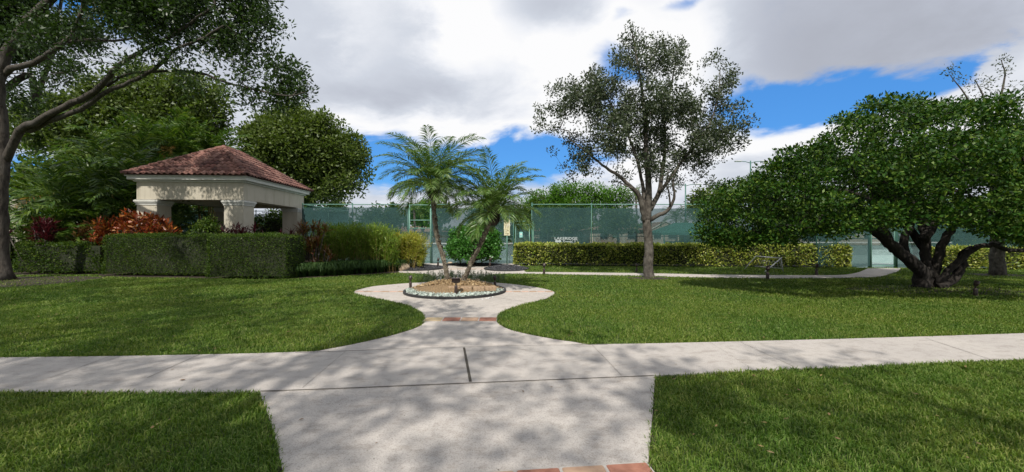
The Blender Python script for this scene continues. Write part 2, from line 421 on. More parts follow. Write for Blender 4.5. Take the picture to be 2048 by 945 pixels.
def frond(mb, rb, rng, base, az, el, length, nleaf, ll, lw, droop=1.0, curl=.35, vee=.5, roll=0):
    k = 12; s = np.linspace(0, 1, k)
    ang = el - droop * s ** 1.5
    ds = length / (k - 1)
    h = np.concatenate([[0], np.cumsum(np.cos(ang[:-1]) * ds)]); z = np.concatenate([[0], np.cumsum(np.sin(ang[:-1]) * ds)])
    side = curl * rng.normal() * length * .12 * s ** 2
    dirh = np.array([math.cos(az), math.sin(az), 0]); sdv = np.array([-math.sin(az), math.cos(az), 0])
    p = np.asarray(base) + h[:, None] * dirh + z[:, None] * np.array([0, 0, 1.]) + side[:, None] * sdv
    rb.tube(p, np.linspace(.011, .003, k) * (length / 1.4) ** .5, n=4, caps=False)
    f = np.linspace(.12, .99, nleaf); f = f + rng.normal(size=nleaf) * .004
    pp = np.stack([np.interp(f, s, p[:, i]) for i in range(3)], 1)
    tt = norm(np.stack([np.interp(f + .03, s, p[:, i]) - np.interp(f - .03, s, p[:, i]) for i in range(3)], 1))
    nn = norm(np.cross(tt, sdv)); nn[nn[:, 2] < 0] *= -1
    prof = np.sin(PI * np.clip(f * .82 + .14, 0, 1)) ** .7
    Vs = []
    for sg in (-1, 1):
        s2 = norm(np.cross(tt, nn)) * sg
        dv = norm(tt * (.55 + .5 * f[:, None]) + s2 * .9 + nn * vee * .5 + rng.normal(size=(nleaf, 3)) * .12)
        l = (ll * prof * (.85 + .3 * rng.random(nleaf)))[:, None]
        wv = norm(np.cross(dv, nn + rng.normal(size=(nleaf, 3)) * .4)) * lw * .5
        a = pp; mid = pp + dv * l * .5; tip = pp + dv * l + np.array([0, 0, -1.]) * l * (.22 + .12 * rng.random((nleaf, 1)))
        Vs.append(np.stack([a, mid + wv, tip, mid - wv], 1))
    V = np.concatenate(Vs).reshape(-1, 3)
    mb.add(V, np.arange(len(V)).reshape(-1, 4))

# ---------------------------------------------------------------- ground polygons
def inside(poly, X, Y):
    poly = np.asarray(poly)[:, :2]; r = np.zeros(len(X), bool); n = len(poly)
    x0, y0 = poly[-1]
    for x1, y1 in poly:
        c = (y1 > Y) != (y0 > Y)
        with np.errstate(all='ignore'):
            r ^= c & (X < (x0 - x1) * (Y - y1) / (y0 - y1 + 1e-12) + x1)
        x0, y0 = x1, y1
    return r
def sheet(poly, z, skirt=0.0):
    p = [(float(a[0]), float(a[1]), z) for a in poly]
    tri = np.array(tessellate_polygon([[Vector(q) for q in p]]))
    V = np.array(p)
    e1 = V[tri[:, 1]] - V[tri[:, 0]]; e2 = V[tri[:, 2]] - V[tri[:, 0]]
    fl = np.cross(e1, e2)[:, 2] < 0; tri[fl] = tri[fl][:, ::-1]
    mb = MB(); mb.add(V, tri)
    if skirt:
        n = len(V); W = np.vstack([V, V - np.array([0, 0, skirt])]); i = np.arange(n); j = (i + 1) % n
        mb.add(W, np.stack([i, i + n, j + n, j], -1))
    return mb
def gp(lst, sm=4): 
    p = np.array([G(*q) for q in lst]); return smooth_path(p, sm) if sm else p
def ribbon(mb, pts, w, z):
    p = np.asarray(pts, float)[:, :2]; t = np.gradient(p, axis=0); t /= np.linalg.norm(t, axis=1)[:, None]
    n = np.stack([-t[:, 1], t[:, 0]], 1)
    a = np.column_stack([p + n * w / 2, np.full(len(p), z)]); b = np.column_stack([p - n * w / 2, np.full(len(p), z)])
    V = np.vstack([a, b]); i = np.arange(len(p) - 1); k = len(p)
    mb.add(V, np.stack([i + k, i + k + 1, i + 1, i], -1))

far_l = gp([(0, 718), (300, 714), (590, 707), (660, 699), (740, 683), (800, 668), (835, 656), (849, 646), (850, 638), (845, 628), (828, 617), (795, 606), (745, 596), (716, 590), (708, 585.5), (718, 580), (748, 573.5), (783, 570), (813, 567.5), (850, 565), (868, 561), (866, 555), (858, 550.5), (841, 548), (797, 546)])
far_r = gp([(2048, 669), (1800, 677), (1500, 685), (1210, 691), (1150, 686), (1080, 675), (1020, 661), (995, 647), (993, 638), (1000, 628), (1020, 618), (1060, 607), (1095, 597), (1110, 587), (1094, 580), (1059, 573.5), (1013, 568), (978, 565), (962, 560), (966, 555), (978, 551), (1001, 548.5), (1036, 548), (1120, 549.5), (1285, 552.5), (1400, 555.5), (1550, 557.5), (1640, 557.2), (1700, 556.5), (1757, 554.5), (1776, 550), (1797, 543), (1802, 537.5)])
left_ext = far_l[0] + np.array([-14, -.5, 0]); right_ext = far_r[0] + np.array([16, 1.8, 0])
near = gp([(0, 787), (260, 788), (518, 787), (900, 772), (1310, 755), (1600, 741), (2048, 722)])
near_le = near[0] + np.array([-14, -.3, 0]); near_re = near[-1] + np.array([16, 2.0, 0])
strip_top = gp([(1736, 537.5), (1728, 541), (1715, 546), (1690, 550.2), (1640, 551.3), (1450, 550.4), (1285, 547.2), (1110, 545.2), (1052, 545)])
# plaza and paths (one slab): up the left side, along the court, the strip to the right gate, back down the right side
ap_l = gp([(518, 787), (535, 830), (552, 885), (565, 945)]); ap_r = gp([(1310, 755), (1305, 830), (1300, 890), (1295, 945)])
k_in = int(np.argmin(np.abs(far_l[:, 0] - G(590, 707)[0]) + np.abs(far_l[:, 1] - G(590, 707)[1])))
k_rin = int(np.argmin(np.abs(far_r[:, 0] - G(1210, 691)[0]) + np.abs(far_r[:, 1] - G(1210, 691)[1])))
court_edge = np.array([[-6.1, 21.45, 0], [.35, 21.45, 0]])
plaza = np.vstack([G(590, 712)[None] - [0, .1, 0], far_l[k_in:], [[-5.2, 18.5, 0]], court_edge, strip_top[::-1][0:0], [[.5, 17.5, 0]], strip_top[::-1], far_r[k_rin:][::-1], G(1210, 698)[None] - [0, .1, 0]])
walk = np.vstack([left_ext[None], far_l[:k_in + 1], far_r[:k_rin + 1][::-1], right_ext[None], near_re[None], near[::-1], near_le[None]])
apron_b = ap_l[-1] + (ap_l[-1] - ap_l[-2]) * .6
apron = np.vstack([near[(near[:, 0] > ap_l[0, 0] - .01) & (near[:, 0] < ap_r[0, 0] + .01)] + np.array([0, .03, 0]), ap_r, [[.86, 1.2, 0]], [[-1.0, 1.2, 0]], ap_l[::-1]])

tag(mk('ground', MB().add([(-400, -40, -.004), (400, -40, -.004), (400, 500, -.004), (-400, 500, -.004)], np.array([[0, 1, 2, 3]])), m_ground), kind='structure')
tag(mk('plaza_path', sheet(plaza, .010, .05), m_conc2), kind='structure')
tag(mk('sidewalk', sheet(walk, .018, .05), m_conc), kind='structure')
tag(mk('apron', sheet(apron, .014, .05), m_conc), kind='structure')
eb = MB()
for pl in (far_l, far_r, strip_top): ribbon(eb, pl, .11, .003)
for pl in (near[near[:, 0] < ap_l[0, 0] + .02], near[near[:, 0] > ap_r[0, 0] - .02], ap_l, ap_r): ribbon(eb, pl, .09, .0025)
tag(mk('soil_edge', eb, m_soil), kind='structure')
jb = MB()
for a, b, w in (((928, 698.5), (941, 768), .03), ((220, 716.5), (100, 760), .004), ((399, 712.5), (294, 760), .006), ((690, 707), (605, 780), .003), ((1185, 694), (1243, 755), .0035), ((1480, 687), (1590, 738), .004), ((1850, 679), (1985, 724), .006), ((1420, 688), (1505, 742), .002)):
    ribbon(jb, [G(*a), G(*b)], w, .0215)
rng = np.random.default_rng(2)
tl = np.array([G(590, 709), G(928, 697), G(1215, 692)])
ribbon(jb, smooth_path(tl, 6), .010, .0215)
xs_ = np.linspace(ap_l[0, 0] + .01, ap_r[0, 0] - .01, 20); na = np.stack([xs_, np.interp(xs_, near[:, 0], near[:, 1]), xs_ * 0], 1)
ribbon(jb, na + np.array([0, .004, 0]), .014, .0215)
ribbon(jb, [G(965, 592), G(1060, 607)], .008, .0135)
tag(mk('sidewalk_joint', jb, m_joint), kind='structure')

# paver bands
def pavers(a, b, w, n, mats, z, gap=.02, skip=None):
    a = np.array(a[:2]); b = np.array(b[:2]); d = b - a; Lg = np.linalg.norm(d); u = d / Lg; ang = math.atan2(u[1], u[0])
    g = MB(); c = (a + b) / 2
    g.box((c[0], c[1], z), (Lg, w + .03, .012), ang)
    tag(mk('paver_grout', g, m_grout), kind='structure')
    by = {}
    for i in range(n):
        if skip and skip(i): continue
        q = a + u * Lg * (i + .5) / n
        by.setdefault(mats[i % len(mats)].name, (mats[i % len(mats)], MB()))[1].box((q[0], q[1], z + .003), (Lg / n - gap, w, .018), ang, bev=.006)
    for mt, m in by.values(): tag(mk('paver_band', m, mt), kind='structure')
pavers(G(849, 641), G(994, 641), .29, 4, [m_bricky, m_brickr, m_brickt, m_brickr], .012)
pavers((-1.45, 2.325), (.92, 2.572), .22, 8, [m_brickt, m_brickr], .016)
pavers(G(712, 584.6), G(812, 584.6), .17, 6, [m_brickp, m_brickt], .008)
pavers(G(1010, 584.6), G(1106, 584.6), .17, 6, [m_brickp, m_brickt], .008)
pavers(G(872, 539), G(982, 539), .2, 8, [m_brickp, m_brickt], .008)

# beds and mulch sheets
bed_left = np.vstack([[[-40, 16.2, 0]], gp([(0, 551), (190, 550), (205, 554), (410, 557.5), (500, 559.5), (575, 559), (640, 555.5), (720, 551), (795, 546.5)], 3), [[-5.0, 18.2, 0]], [[-5.6, 21.4, 0]], [[-40, 40, 0]]])
tag(mk('planting_bed', sheet(bed_left, .001), m_soil), kind='structure')
def disc(c, rx, ry, n=36, jit=.06, seed=1, rot=0):
    r = np.random.default_rng(seed); th = np.arange(n) * 2 * PI / n
    k = 1 + jit * np.sin(th * 3 + r.random() * 6) + jit * .7 * np.sin(th * 5 + r.random() * 6) + r.normal(size=n) * jit * .4
    x, y = rx * k * np.cos(th), ry * k * np.sin(th); cs, sn = math.cos(rot), math.sin(rot)
    return np.stack([c[0] + x * cs - y * sn, c[1] + x * sn + y * cs, np.zeros(n)], 1)
mul_c = disc(G(1297, 557.5), .78, .55, seed=3)
mul_l = disc((-17.0, 12.9), 2.9, 2.1, seed=4)
mul_r = disc(G(1875, 580), 2.3, 1.15, seed=5)
mul_g = disc(G(1995, 550.5), 1.0, .6, seed=6)
hedge_strip = np.array([(.45, 19.9, 0), (15.8, 19.0, 0), (16.6, 21.6, 0), (.3, 21.6, 0)])
for nm, pl in (('tree_mulch', mul_c), ('tree_mulch', mul_l), ('tree_mulch', mul_r), ('tree_mulch', mul_g), ('hedge_soil', hedge_strip)):
    tag(mk(nm, sheet(pl, .002), m_soil), kind='structure')
court = np.array([(-60, 21.6, 0), (16.3, 21.6, 0), (16.3, 18.75, 0), (70, 18.75, 0), (70, 58, 0), (-60, 58, 0)])
tag(mk('tennis_court', sheet(court, .004), m_court), kind='structure')
cl = MB()
for a, b in (((-16, 27), (16, 27)), ((-16, 36), (16, 36)), ((-11, 24), (-11, 48)), ((11, 24), (11, 48)), ((17.5, 21.5), (40, 21.5)), ((20, 19.6), (20, 40)), ((-30, 24.5), (16, 24.5))):
    ribbon(cl, [(*a, 0), (*b, 0)], .06, .008)
tag(mk('court_line', cl, m_white), kind='structure')

# ---------------------------------------------------------------- lawn blades
def blades(seed, n, d0, d1, H, W, xl=1.36, thick=1.0):
    r = np.random.default_rng(seed)
    D = np.sqrt(d0 ** 2 + (d1 ** 2 - d0 ** 2) * r.random(n)); X = (r.random(n) * 2 - 1) * xl * D
    keep = np.ones(n, bool)
    jx, jy = X + r.normal(size=n) * .014, D + r.normal(size=n) * .014      # turf creeps unevenly over the slab edges
    for pl in (plaza, walk, apron, bed_left, hedge_strip, court): keep &= ~inside(pl, jx, jy)
    for pl, q in ((mul_c, .12), (mul_l, .10), (mul_r, .35), (mul_g, .15)): keep &= ~(inside(pl, X, D) & (r.random(n) > q))
    # bare-ish soil sliver along the cut edges
    X, D = X[keep], D[keep]; n = len(X)
    # clumpy height and lean fields
    cl = .5 + .25 * np.sin(X * 3.1 + 1.3 * np.sin(D * 2.3)) + .25 * np.sin(D * 4.3 + 1.7 * np.sin(X * 2.9))
    h = H * (.45 + .75 * r.random(n)) * (.75 + .45 * cl); w = W * (.7 + .6 * r.random(n))
    a = r.random(n) * 2 * PI; lean = .25 + .75 * r.random(n)
    fa = a + r.normal(size=n) * .6
    ld = np.stack([np.cos(fa) * lean * h, np.sin(fa) * lean * h, np.zeros(n)], 1)
    s = np.stack([-np.sin(a), np.cos(a), np.zeros(n)], 1) * w[:, None] / 2
    b = np.stack([X, D, np.full(n, -.003)], 1); up = np.stack([np.zeros(n), np.zeros(n), h], 1)
    mid = b + up * .62 + ld * .35; tip = b + up * (1 - .3 * lean[:, None]) + ld
    V = np.stack([b - s, b + s, mid + s * .85, mid - s * .85, tip], 1).reshape(-1, 3)
    i = np.arange(n)[:, None] * 5
    return V, [i + np.array([[0, 1, 2, 3]]), i + np.array([[3, 2, 4]])]
gb = MB()
for sd, n, a, b, H, W in ((1, 240000, 1.9, 5.2, .058, .0068), (2, 280000, 5.2, 9.0, .056, .0085), (3, 260000, 9.0, 14.0, .055, .013), (4, 150000, 14.0, 20.5, .055, .02)):
    V, Fs = blades(sd, n, a, b, H, W); gb.add(V, Fs)
tag(mk('grass', gb, m_grass), 'short green lawn grass covering the ground between the paths', 'grass', kind='stuff')
# ---------------------------------------------------------------- pavilion
def pavilion():
    loc = np.array([-11.48, 17.1, 0]); th = R(4.0)
    t = thing('pavilion', 'cream stucco garden pavilion with a red clay tiled hip roof behind the clipped hedges', 'pavilion', loc, th)
    W, D_ = 4.3, 5.75; CW = .80; cs, sn = math.cos(th), math.sin(th)
    def L(mb, name, mat, parent=t, smooth=False): return mk(name, mb, mat, parent, smooth, local=True)
    bt, bb = 3.78, 3.04
    cor = [(-W + CW / 2, CW / 2), (-CW / 2, CW / 2), (-CW / 2, D_ - CW / 2), (-W + CW / 2, D_ - CW / 2)]
    for i, (x, y) in enumerate(cor):
        m = MB(); m.box((x, y, 1.40), (CW, CW, 2.82), bev=.012)
        m.box((x, y, .12), (CW + .1, CW + .1, .24), bev=.01)
        c = L(m, 'column', m_stucco)
        m = MB()
        for z, e, h in ((2.835, .05, .07), (2.90, .10, .055), (2.965, .16, .075), (3.015, .11, .02)): m.box((x, y, z), (CW + e, CW + e, h), bev=.008)
        L(m, 'capital', m_trim, c)
    m = MB()
    h = bt - bb; zc = (bt + bb) / 2; k = .50
    m.box((-W / 2, k / 2, zc), (W - .003, k, h)); m.box((-W / 2, D_ - k / 2, zc), (W - .003, k, h))
    m.box((-k / 2 - .001, D_ / 2, zc), (k, D_ - 2 * k, h)); m.box((-W + k / 2 + .001, D_ / 2, zc), (k, D_ - 2 * k, h))
    L(m, 'beam', m_stucco)
    m = MB(); m.box((-W / 2, D_ / 2, bt - .05), (W - 2 * k, D_ - 2 * k, .06)); L(m, 'ceiling', m_stucco)
    o = .27; z0 = 3.78
    m = MB(); m.box((-W / 2, D_ / 2, z0 + .035), (W + .16, D_ + .16, .07), bev=.01)
    m.box((-W / 2, D_ / 2, z0 + .14), (W + 2 * o - .10, D_ + 2 * o - .10, .14), bev=.01); m.box((-W / 2, D_ / 2, z0 + .235), (W + 2 * o, D_ + 2 * o, .05), bev=.008)
    L(m, 'fascia', m_trim)
    # roof
    x0, x1, y0, y1 = -W - o - .05, o + .05, -o - .05, D_ + o + .05; ze = z0 + .27; hw = (x1 - x0) / 2; rise = 1.66; xm = (x0 + x1) / 2
    ra, rb = np.array([xm, y0 + hw, ze + rise]), np.array([xm, y1 - hw, ze + rise])
    cr = [np.array([x0, y0, ze]), np.array([x1, y0, ze]), np.array([x1, y1, ze]), np.array([x0, y1, ze])]
    m = MB(); b = [c - np.array([0, 0, .02]) for c in cr]; m.add(b + [ra - [0, 0, .05], rb - [0, 0, .05]], [np.array([[0, 1, 4], [2, 3, 5]]), np.array([[1, 2, 5, 4], [3, 0, 4, 5]])])
    roof = L(m, 'roof', m_tile)
    rng = np.random.default_rng(8); m = MB()
    for (A, B, ta, tb) in ((cr[0], cr[1], ra, ra), (cr[1], cr[2], ra, rb), (cr[2], cr[3], rb, rb), (cr[3], cr[0], rb, ra)):
        u = norm(B - A); Lu = np.linalg.norm(B - A); mid = (A + B) / 2; tm = (ta + tb) / 2
        up = tm - mid; up = up - u * (up @ u); Lv = np.linalg.norm(up); v = up / Lv; nn = np.cross(u, v); nn = nn if nn[2] > 0 else -nn
        tw, tv = .235, .33; nu, nv = int(round(Lu / tw)), int(round(Lv / tv)); tw, tv = Lu / nu, Lv / nv
        top = np.linalg.norm(tb - ta)
        for j in range(nv):
            for i in range(nu):
                vs = np.array([j * tv - .03, (j + 1) * tv + .02]); us = (i + np.linspace(0, 1, 8)) * tw
                lim = lambda vv: (hw * max(0, vv) / Lv, Lu - hw * max(0, vv) / Lv)
                l0, h0 = lim((j + .5) * tv)
                if us[-1] < l0 + .02 or us[0] > h0 - .02: continue
                f = np.linspace(0, 1, 8)
                hgt = np.where(f < .62, .055 * np.sin(PI * f / .62), -.018 * np.sin(PI * (f - .62) / .38)) + .02
                jig = rng.normal(size=2) * .004
                V = []
                for q, vv in enumerate(vs):
                    lo, hi = lim(vv); uu = np.clip(us, lo, hi)
                    z = hgt + (.045 if q == 0 else .0) + jig[q]
                    V.append(A + uu[:, None] * u + vv * v + z[:, None] * nn)
                V.append(V[0] - nn * .022)
                V = np.vstack(V); a = np.arange(7)
                m.add(V, np.vstack([np.stack([a, a + 1, a + 9, a + 8], 1), np.stack([a + 16, a + 17, a + 1, a], 1)]))
    L(m, 'roof_tiles', m_tile, roof, True)
    def caps(a, b, name):
        m = MB(); n = max(2, int(np.linalg.norm(b - a) / .30)); u = norm(b - a); s = norm(np.cross(u, [0, 0, 1])); w = norm(np.cross(s, u))
        for i in range(n):
            p = a + (b - a) * i / n; q = a + (b - a) * (i + 1.18) / n; th_ = np.linspace(-.15, PI + .15, 8)
            V = np.vstack([p + .115 * (np.cos(th_)[:, None] * s + np.sin(th_)[:, None] * w * .85) + w * .035, q + .09 * (np.cos(th_)[:, None] * s + np.sin(th_)[:, None] * w * .85) + w * .02])
            V = np.vstack([V, V[:8] * .0 + (p + (V[:8] - p) * .8)]); k = np.arange(7)
            m.add(V, np.vstack([np.stack([k, k + 1, k + 9, k + 8], 1), np.stack([k + 16, k + 17, k + 1, k], 1)]))
        L(m, name, m_tile, roof, True)
    for c, r_ in zip(cr, (ra, ra, rb, rb)): caps(c, r_, 'hip_cap')
    caps(ra, rb, 'ridge_cap')
    m = MB(); m.box((-W / 2, D_ / 2, .03), (W + .6, D_ + .6, .06)); L(m, 'floor_slab', m_conc)
pavilion()

# ---------------------------------------------------------------- hedges
def hedge(name, label, a, b, depth, H, leaf, dens, LL, LW, seed, rz=.12, wav=.03, group=None, gap=.06):
    """clipped hedge whose front base edge runs a -> b; grows away from the viewer's side"""
    rng = np.random.default_rng(seed)
    a = np.array(a[:2], float); b = np.array(b[:2], float); u = (b - a) / np.linalg.norm(b - a); v = np.array([-u[1], u[0]]); Lg = np.linalg.norm(b - a)
    c = (a + b) / 2 + v * depth / 2
    t = thing(name, label, 'hedge', (c[0], c[1], 0), 0, group)
    m = MB(); ang = math.atan2(u[1], u[0])
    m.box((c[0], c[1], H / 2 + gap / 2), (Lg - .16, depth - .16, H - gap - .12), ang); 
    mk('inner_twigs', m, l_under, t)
    # rounded box surface samples
    areas = np.array([Lg * H, Lg * H * .4, depth * H, depth * H, Lg * depth]); n = int(areas.sum() * dens)
    f = rng.choice(5, n, p=areas / areas.sum()); r1, r2 = rng.random(n), rng.random(n)
    X = np.where(f == 2, 0, np.where(f == 3, Lg, r1 * Lg)); Y = np.where(f == 0, 0, np.where(f == 1, depth, np.where(f == 4, r2 * depth, r1 * depth))); Z = np.where(f == 4, H, gap + r2 * (H - gap))
    Pn = np.stack([X, Y, Z], 1)
    lo = np.array([rz, rz, 0]); hi = np.array([Lg - rz, depth - rz, H - rz]); core = np.clip(Pn, lo, hi); d = Pn - core; ln = np.linalg.norm(d, axis=1, keepdims=True)
    Pn = np.where(ln > 1e-6, core + d / np.maximum(ln, 1e-6) * np.minimum(ln, rz), Pn); nr = norm(d + 1e-9)
    bump = wav * (np.sin(X * 2.1 + 2.0 * np.sin(Z * 2.3 + X * .7)) * .9 + np.sin(X * 3.3 + Z * 4 + 1.1) + np.sin(X * 7.1 + Y * 5 + Z * 6.2) * .6 + np.sin(X * 1.3) * .8)
    Pn = Pn + nr * (bump + rng.normal(size=n) * .026 - .02)[:, None] - nr * (rng.random(n) ** 2 * .13)[:, None]
    ax = norm(nr * .7 + rng.normal(size=(n, 3)) * .6 + np.array([0, 0, .25])); sd = norm(np.cross(ax, rng.normal(size=(n, 3))))
    l = LL * (.6 + .8 * rng.random((n, 1))); w = LW * (.6 + .8 * rng.random((n, 1)))
    V = np.stack([Pn, Pn + ax * l * .45 + sd * w * .5, Pn + ax * l, Pn + ax * l * .45 - sd * w * .5], 1)
    # wild shoots
    k = int(Lg * 9); q = np.stack([rng.random(k) * Lg, rng.random(k) * depth, np.full(k, H)], 1)
    q = np.repeat(q, 4, 0) + np.tile(np.array([[0, 0, 0], [0, 0, .02], [0, 0, .04], [0, 0, .06]]), (k, 1)); ax = norm(rng.normal(size=(len(q), 3)) * .6 + [0, 0, .8]); sd = norm(np.cross(ax, rng.normal(size=ax.shape)))
    V = np.vstack([V, np.stack([q, q + ax * LL * .45 + sd * LW * .5, q + ax * LL, q + ax * LL * .45 - sd * LW * .5], 1)]).reshape(-1, 3)
    V = np.stack([a[0] + V[:, 0] * u[0] + V[:, 1] * v[0], a[1] + V[:, 0] * u[1] + V[:, 1] * v[1], V[:, 2]], 1)
    m = MB(); m.add(V, np.arange(len(V)).reshape(-1, 4)); mk('foliage', m, leaf, t)
    return t
hedge('boxwood_hedge', 'clipped dark green hedge block to the left, in front of the orange croton bush', G(203, 552), G(418, 554.5), 1.1, 1.54, l_hedge, 2100, .042, .026, 11)
hedge('boxwood_hedge', 'clipped dark green hedge block standing forward, in front of the pavilion columns', G(412, 559.5), G(574, 560.2), 1.2, 1.54, l_hedge, 2100, .042, .026, 12)
hedge('low_hedge', 'low loose dark hedge between the big leaning tree and the tall clipped hedge', G(26, 549), G(200, 549), .9, 1.17, l_hedge, 900, .07, .04, 13, wav=.06)
hedge('low_hedge', 'low loose dark hedge in shade at the left edge behind the big trunk', (-24, 16.6), (-20.6, 16.4), .9, 1.25, l_hedge, 900, .07, .04, 14, wav=.06)
hedge('variegated_hedge', 'long clipped yellow and green hedge along the court fence', (.12, 20.25), (15.75, 18.55), 1.0, 1.06, l_varie, 620, .10, .062, 15, rz=.1, wav=.02)
hedge('variegated_hedge', 'shaded yellow and green hedge right of the far gate behind the spreading tree', (19.2, 17.75), (27.5, 17.3), .9, .95, l_varie, 560, .10, .062, 16, rz=.1, wav=.02)

# ---------------------------------------------------------------- shrubs
def bush(name, label, c, r, leaf, n_t, per, LL, LW, seed, stems=6, cat='bush', bottom=.15, up=.1, spread=.14, shell=.75, group=None, bark=m_bark_dk, inner=True, flat=.3):
    rng = np.random.default_rng(seed); c = np.array(c, float); r = np.array(r, float)
    t = thing(name, label, cat, (c[0], c[1], 0), 0, group)
    u = norm(rng.normal(size=(n_t, 3))); u[:, 2] = np.where(u[:, 2] < -.6, -u[:, 2], u[:, 2]); k = shell + (1 - shell) * rng.random((n_t, 1))
    th = np.arctan2(u[:, 1], u[:, 0]); k = k * (1 + .09 * np.sin(th * 5 + u[:, 2] * 4) + .06 * np.sin(th * 9 - u[:, 2] * 7))[:, None]
    tg = c + u * k * r; tg[:, 2] = np.maximum(tg[:, 2], bottom + rng.random(n_t) * .1)
    sb = MB(); nodes = np.array([c * [1, 1, 0] + [rng.normal() * r[0] * .2, rng.normal() * r[1] * .2, .02] for _ in range(stems)])
    grow(sb, rng, nodes, tg[rng.permutation(n_t)[:min(n_t, 160)]], .005, .3, .05, n=5); sb.lathe((c[0], c[1], 0), [(r[0] * .3, -.02), (r[0] * .26, .05), (.01, .12)], 10); mk('stems', sb, bark, t, smooth=True)
    lb = MB(); leaves(lb, rng, tg, per, spread, LL, LW, up, flat); mk('foliage', lb, leaf, t)
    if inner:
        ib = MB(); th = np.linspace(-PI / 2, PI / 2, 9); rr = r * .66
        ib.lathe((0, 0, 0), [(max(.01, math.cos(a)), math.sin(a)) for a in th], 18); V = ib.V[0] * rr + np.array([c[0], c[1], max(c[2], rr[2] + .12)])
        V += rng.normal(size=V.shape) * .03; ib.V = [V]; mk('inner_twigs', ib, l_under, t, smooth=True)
    return t
bush('round_bush', 'big rounded bright green leafy bush behind the two palms', (-1.87, 19.9, .95), (1.33, 1.2, 1.02), l_bush, 520, 26, .12, .085, 21, spread=.17)
bush('croton_bush', 'wide orange and red croton bush above the left hedge', (-15.75, 16.8, 1.24), (1.7, .6, 1.15), l_croton, 300, 18, .20, .075, 22, up=.5, spread=.16, shell=.6, bark=m_bark_dk)
bush('croton_bush', 'low brown and orange croton shrub at the left end of the croton row', (-18.3, 17.6, 1.2), (.8, .6, .9), l_bronze, 120, 16, .22, .07, 23, up=.5, spread=.16, shell=.5)
bush('green_shrub', 'dark green leafy shrub inside the pavilion opening beside the croton', (-14.0, 24.2, 1.5), (1.9, .9, 1.6), l_hedge, 260, 18, .15, .07, 24, spread=.2)
bush('green_shrub', 'dark green shrub against the front column of the pavilion', (-12.9, 16.9, 1.1), (.8, .45, 1.1), l_hedge, 140, 18, .13, .055, 25, spread=.18)
bush('green_shrub', 'bright green broad leafed shrub seen through the side opening of the pavilion', (-13.4, 25.0, 1.6), (1.4, .9, 1.5), l_gloss, 150, 16, .2, .10, 26, spread=.18)
bush('green_shrub', 'leafy green shrub beside the leaning trunk at the left edge', (-20.5, 18.2, 1.1), (1.7, .8, 1.3), l_hedge, 220, 18, .14, .07, 27, spread=.2)

def rosette_plant(name, label, c, heads, leaf, seed, LL=.42, LW=.055, per=34, cat='plant', group=None):
    """cane stems each ending in a rosette of long leaves"""
    rng = np.random.default_rng(seed); t = thing(name, label, cat, (c[0], c[1], 0), 0, group); sb = MB(); lb = MB()
    for (dx, dy, h) in heads:
        p1 = np.array([c[0] + dx, c[1] + dy, h]); b = np.array([c[0] + dx * .35, c[1] + dy * .3, 0])
        sb = MB(); sb.tube(smooth_path([b, b * .4 + p1 * .6 + rng.normal(size=3) * .03, p1]), [.024] * 8 + [.016], 6); mk('stem', sb, m_bark_gr, t, smooth=True)
        n = per; pos = np.repeat(p1[None], n, 0) - np.array([0, 0, 1.]) * (rng.random((n, 1)) * .32)
        az = rng.random(n) * 2 * PI; el = rng.random(n) * 1.3 + .05
        ax = np.stack([np.cos(az) * np.cos(el), np.sin(az) * np.cos(el), np.sin(el)], 1); sd = norm(np.cross(ax, [0, 0, 1.])); l = LL * (.6 + .6 * rng.random((n, 1))); w = LW * (.7 + .6 * rng.random((n, 1)))
        m1 = pos + ax * l * .5; tip = pos + ax * l - np.array([0, 0, 1.]) * l * .3 * rng.random((n, 1))
        V = np.stack([pos, m1 + sd * w / 2, tip, m1 - sd * w / 2], 1).reshape(-1, 3); lb.add(V, np.arange(n * 4).reshape(-1, 4))
    mk('leaves', lb, leaf, t); return t
def rh(seed, n, sx, sy, h0, h1):
    r = np.random.default_rng(seed); return [(r.normal() * sx, r.normal() * sy, h0 + (h1 - h0) * r.random()) for _ in range(n)]
rosette_plant('cordyline', 'tall maroon leaved plant on a pale stem behind the low hedge near the leaning tree', G(86, 547.5), rh(1, 16, .35, .2, 1.15, 2.1), l_red, 31)
rosette_plant('cordyline', 'shorter maroon plant just right of the tall maroon one', (-16.9, 17.0), rh(2, 12, .35, .2, 1.1, 1.9), l_red, 32)
rosette_plant('cordyline', 'dark red plant beside the right hand pavilion column', (-10.9, 16.4), rh(3, 14, .42, .3, 1.2, 1.9), l_red, 33, per=26)
rosette_plant('cordyline', 'bronze and green spiky plant between the clipped hedge and the tall yellow green shrub', (-8.0, 15.7), rh(4, 14, .40, .25, .8, 1.95), l_bronze, 34, LL=.40, LW=.06)
rosette_plant('cordyline', 'small bronze plant low behind the tan boulder', (-7.4, 15.4), rh(5, 7, .22, .2, .5, 1.75), l_bronze, 35)
rosette_plant('cordyline', 'small dark red plant in the gap of the near pavilion side', (-10.4, 18.6), rh(6, 7, .25, .2, 1.3, 1.7), l_red, 36, per=20)

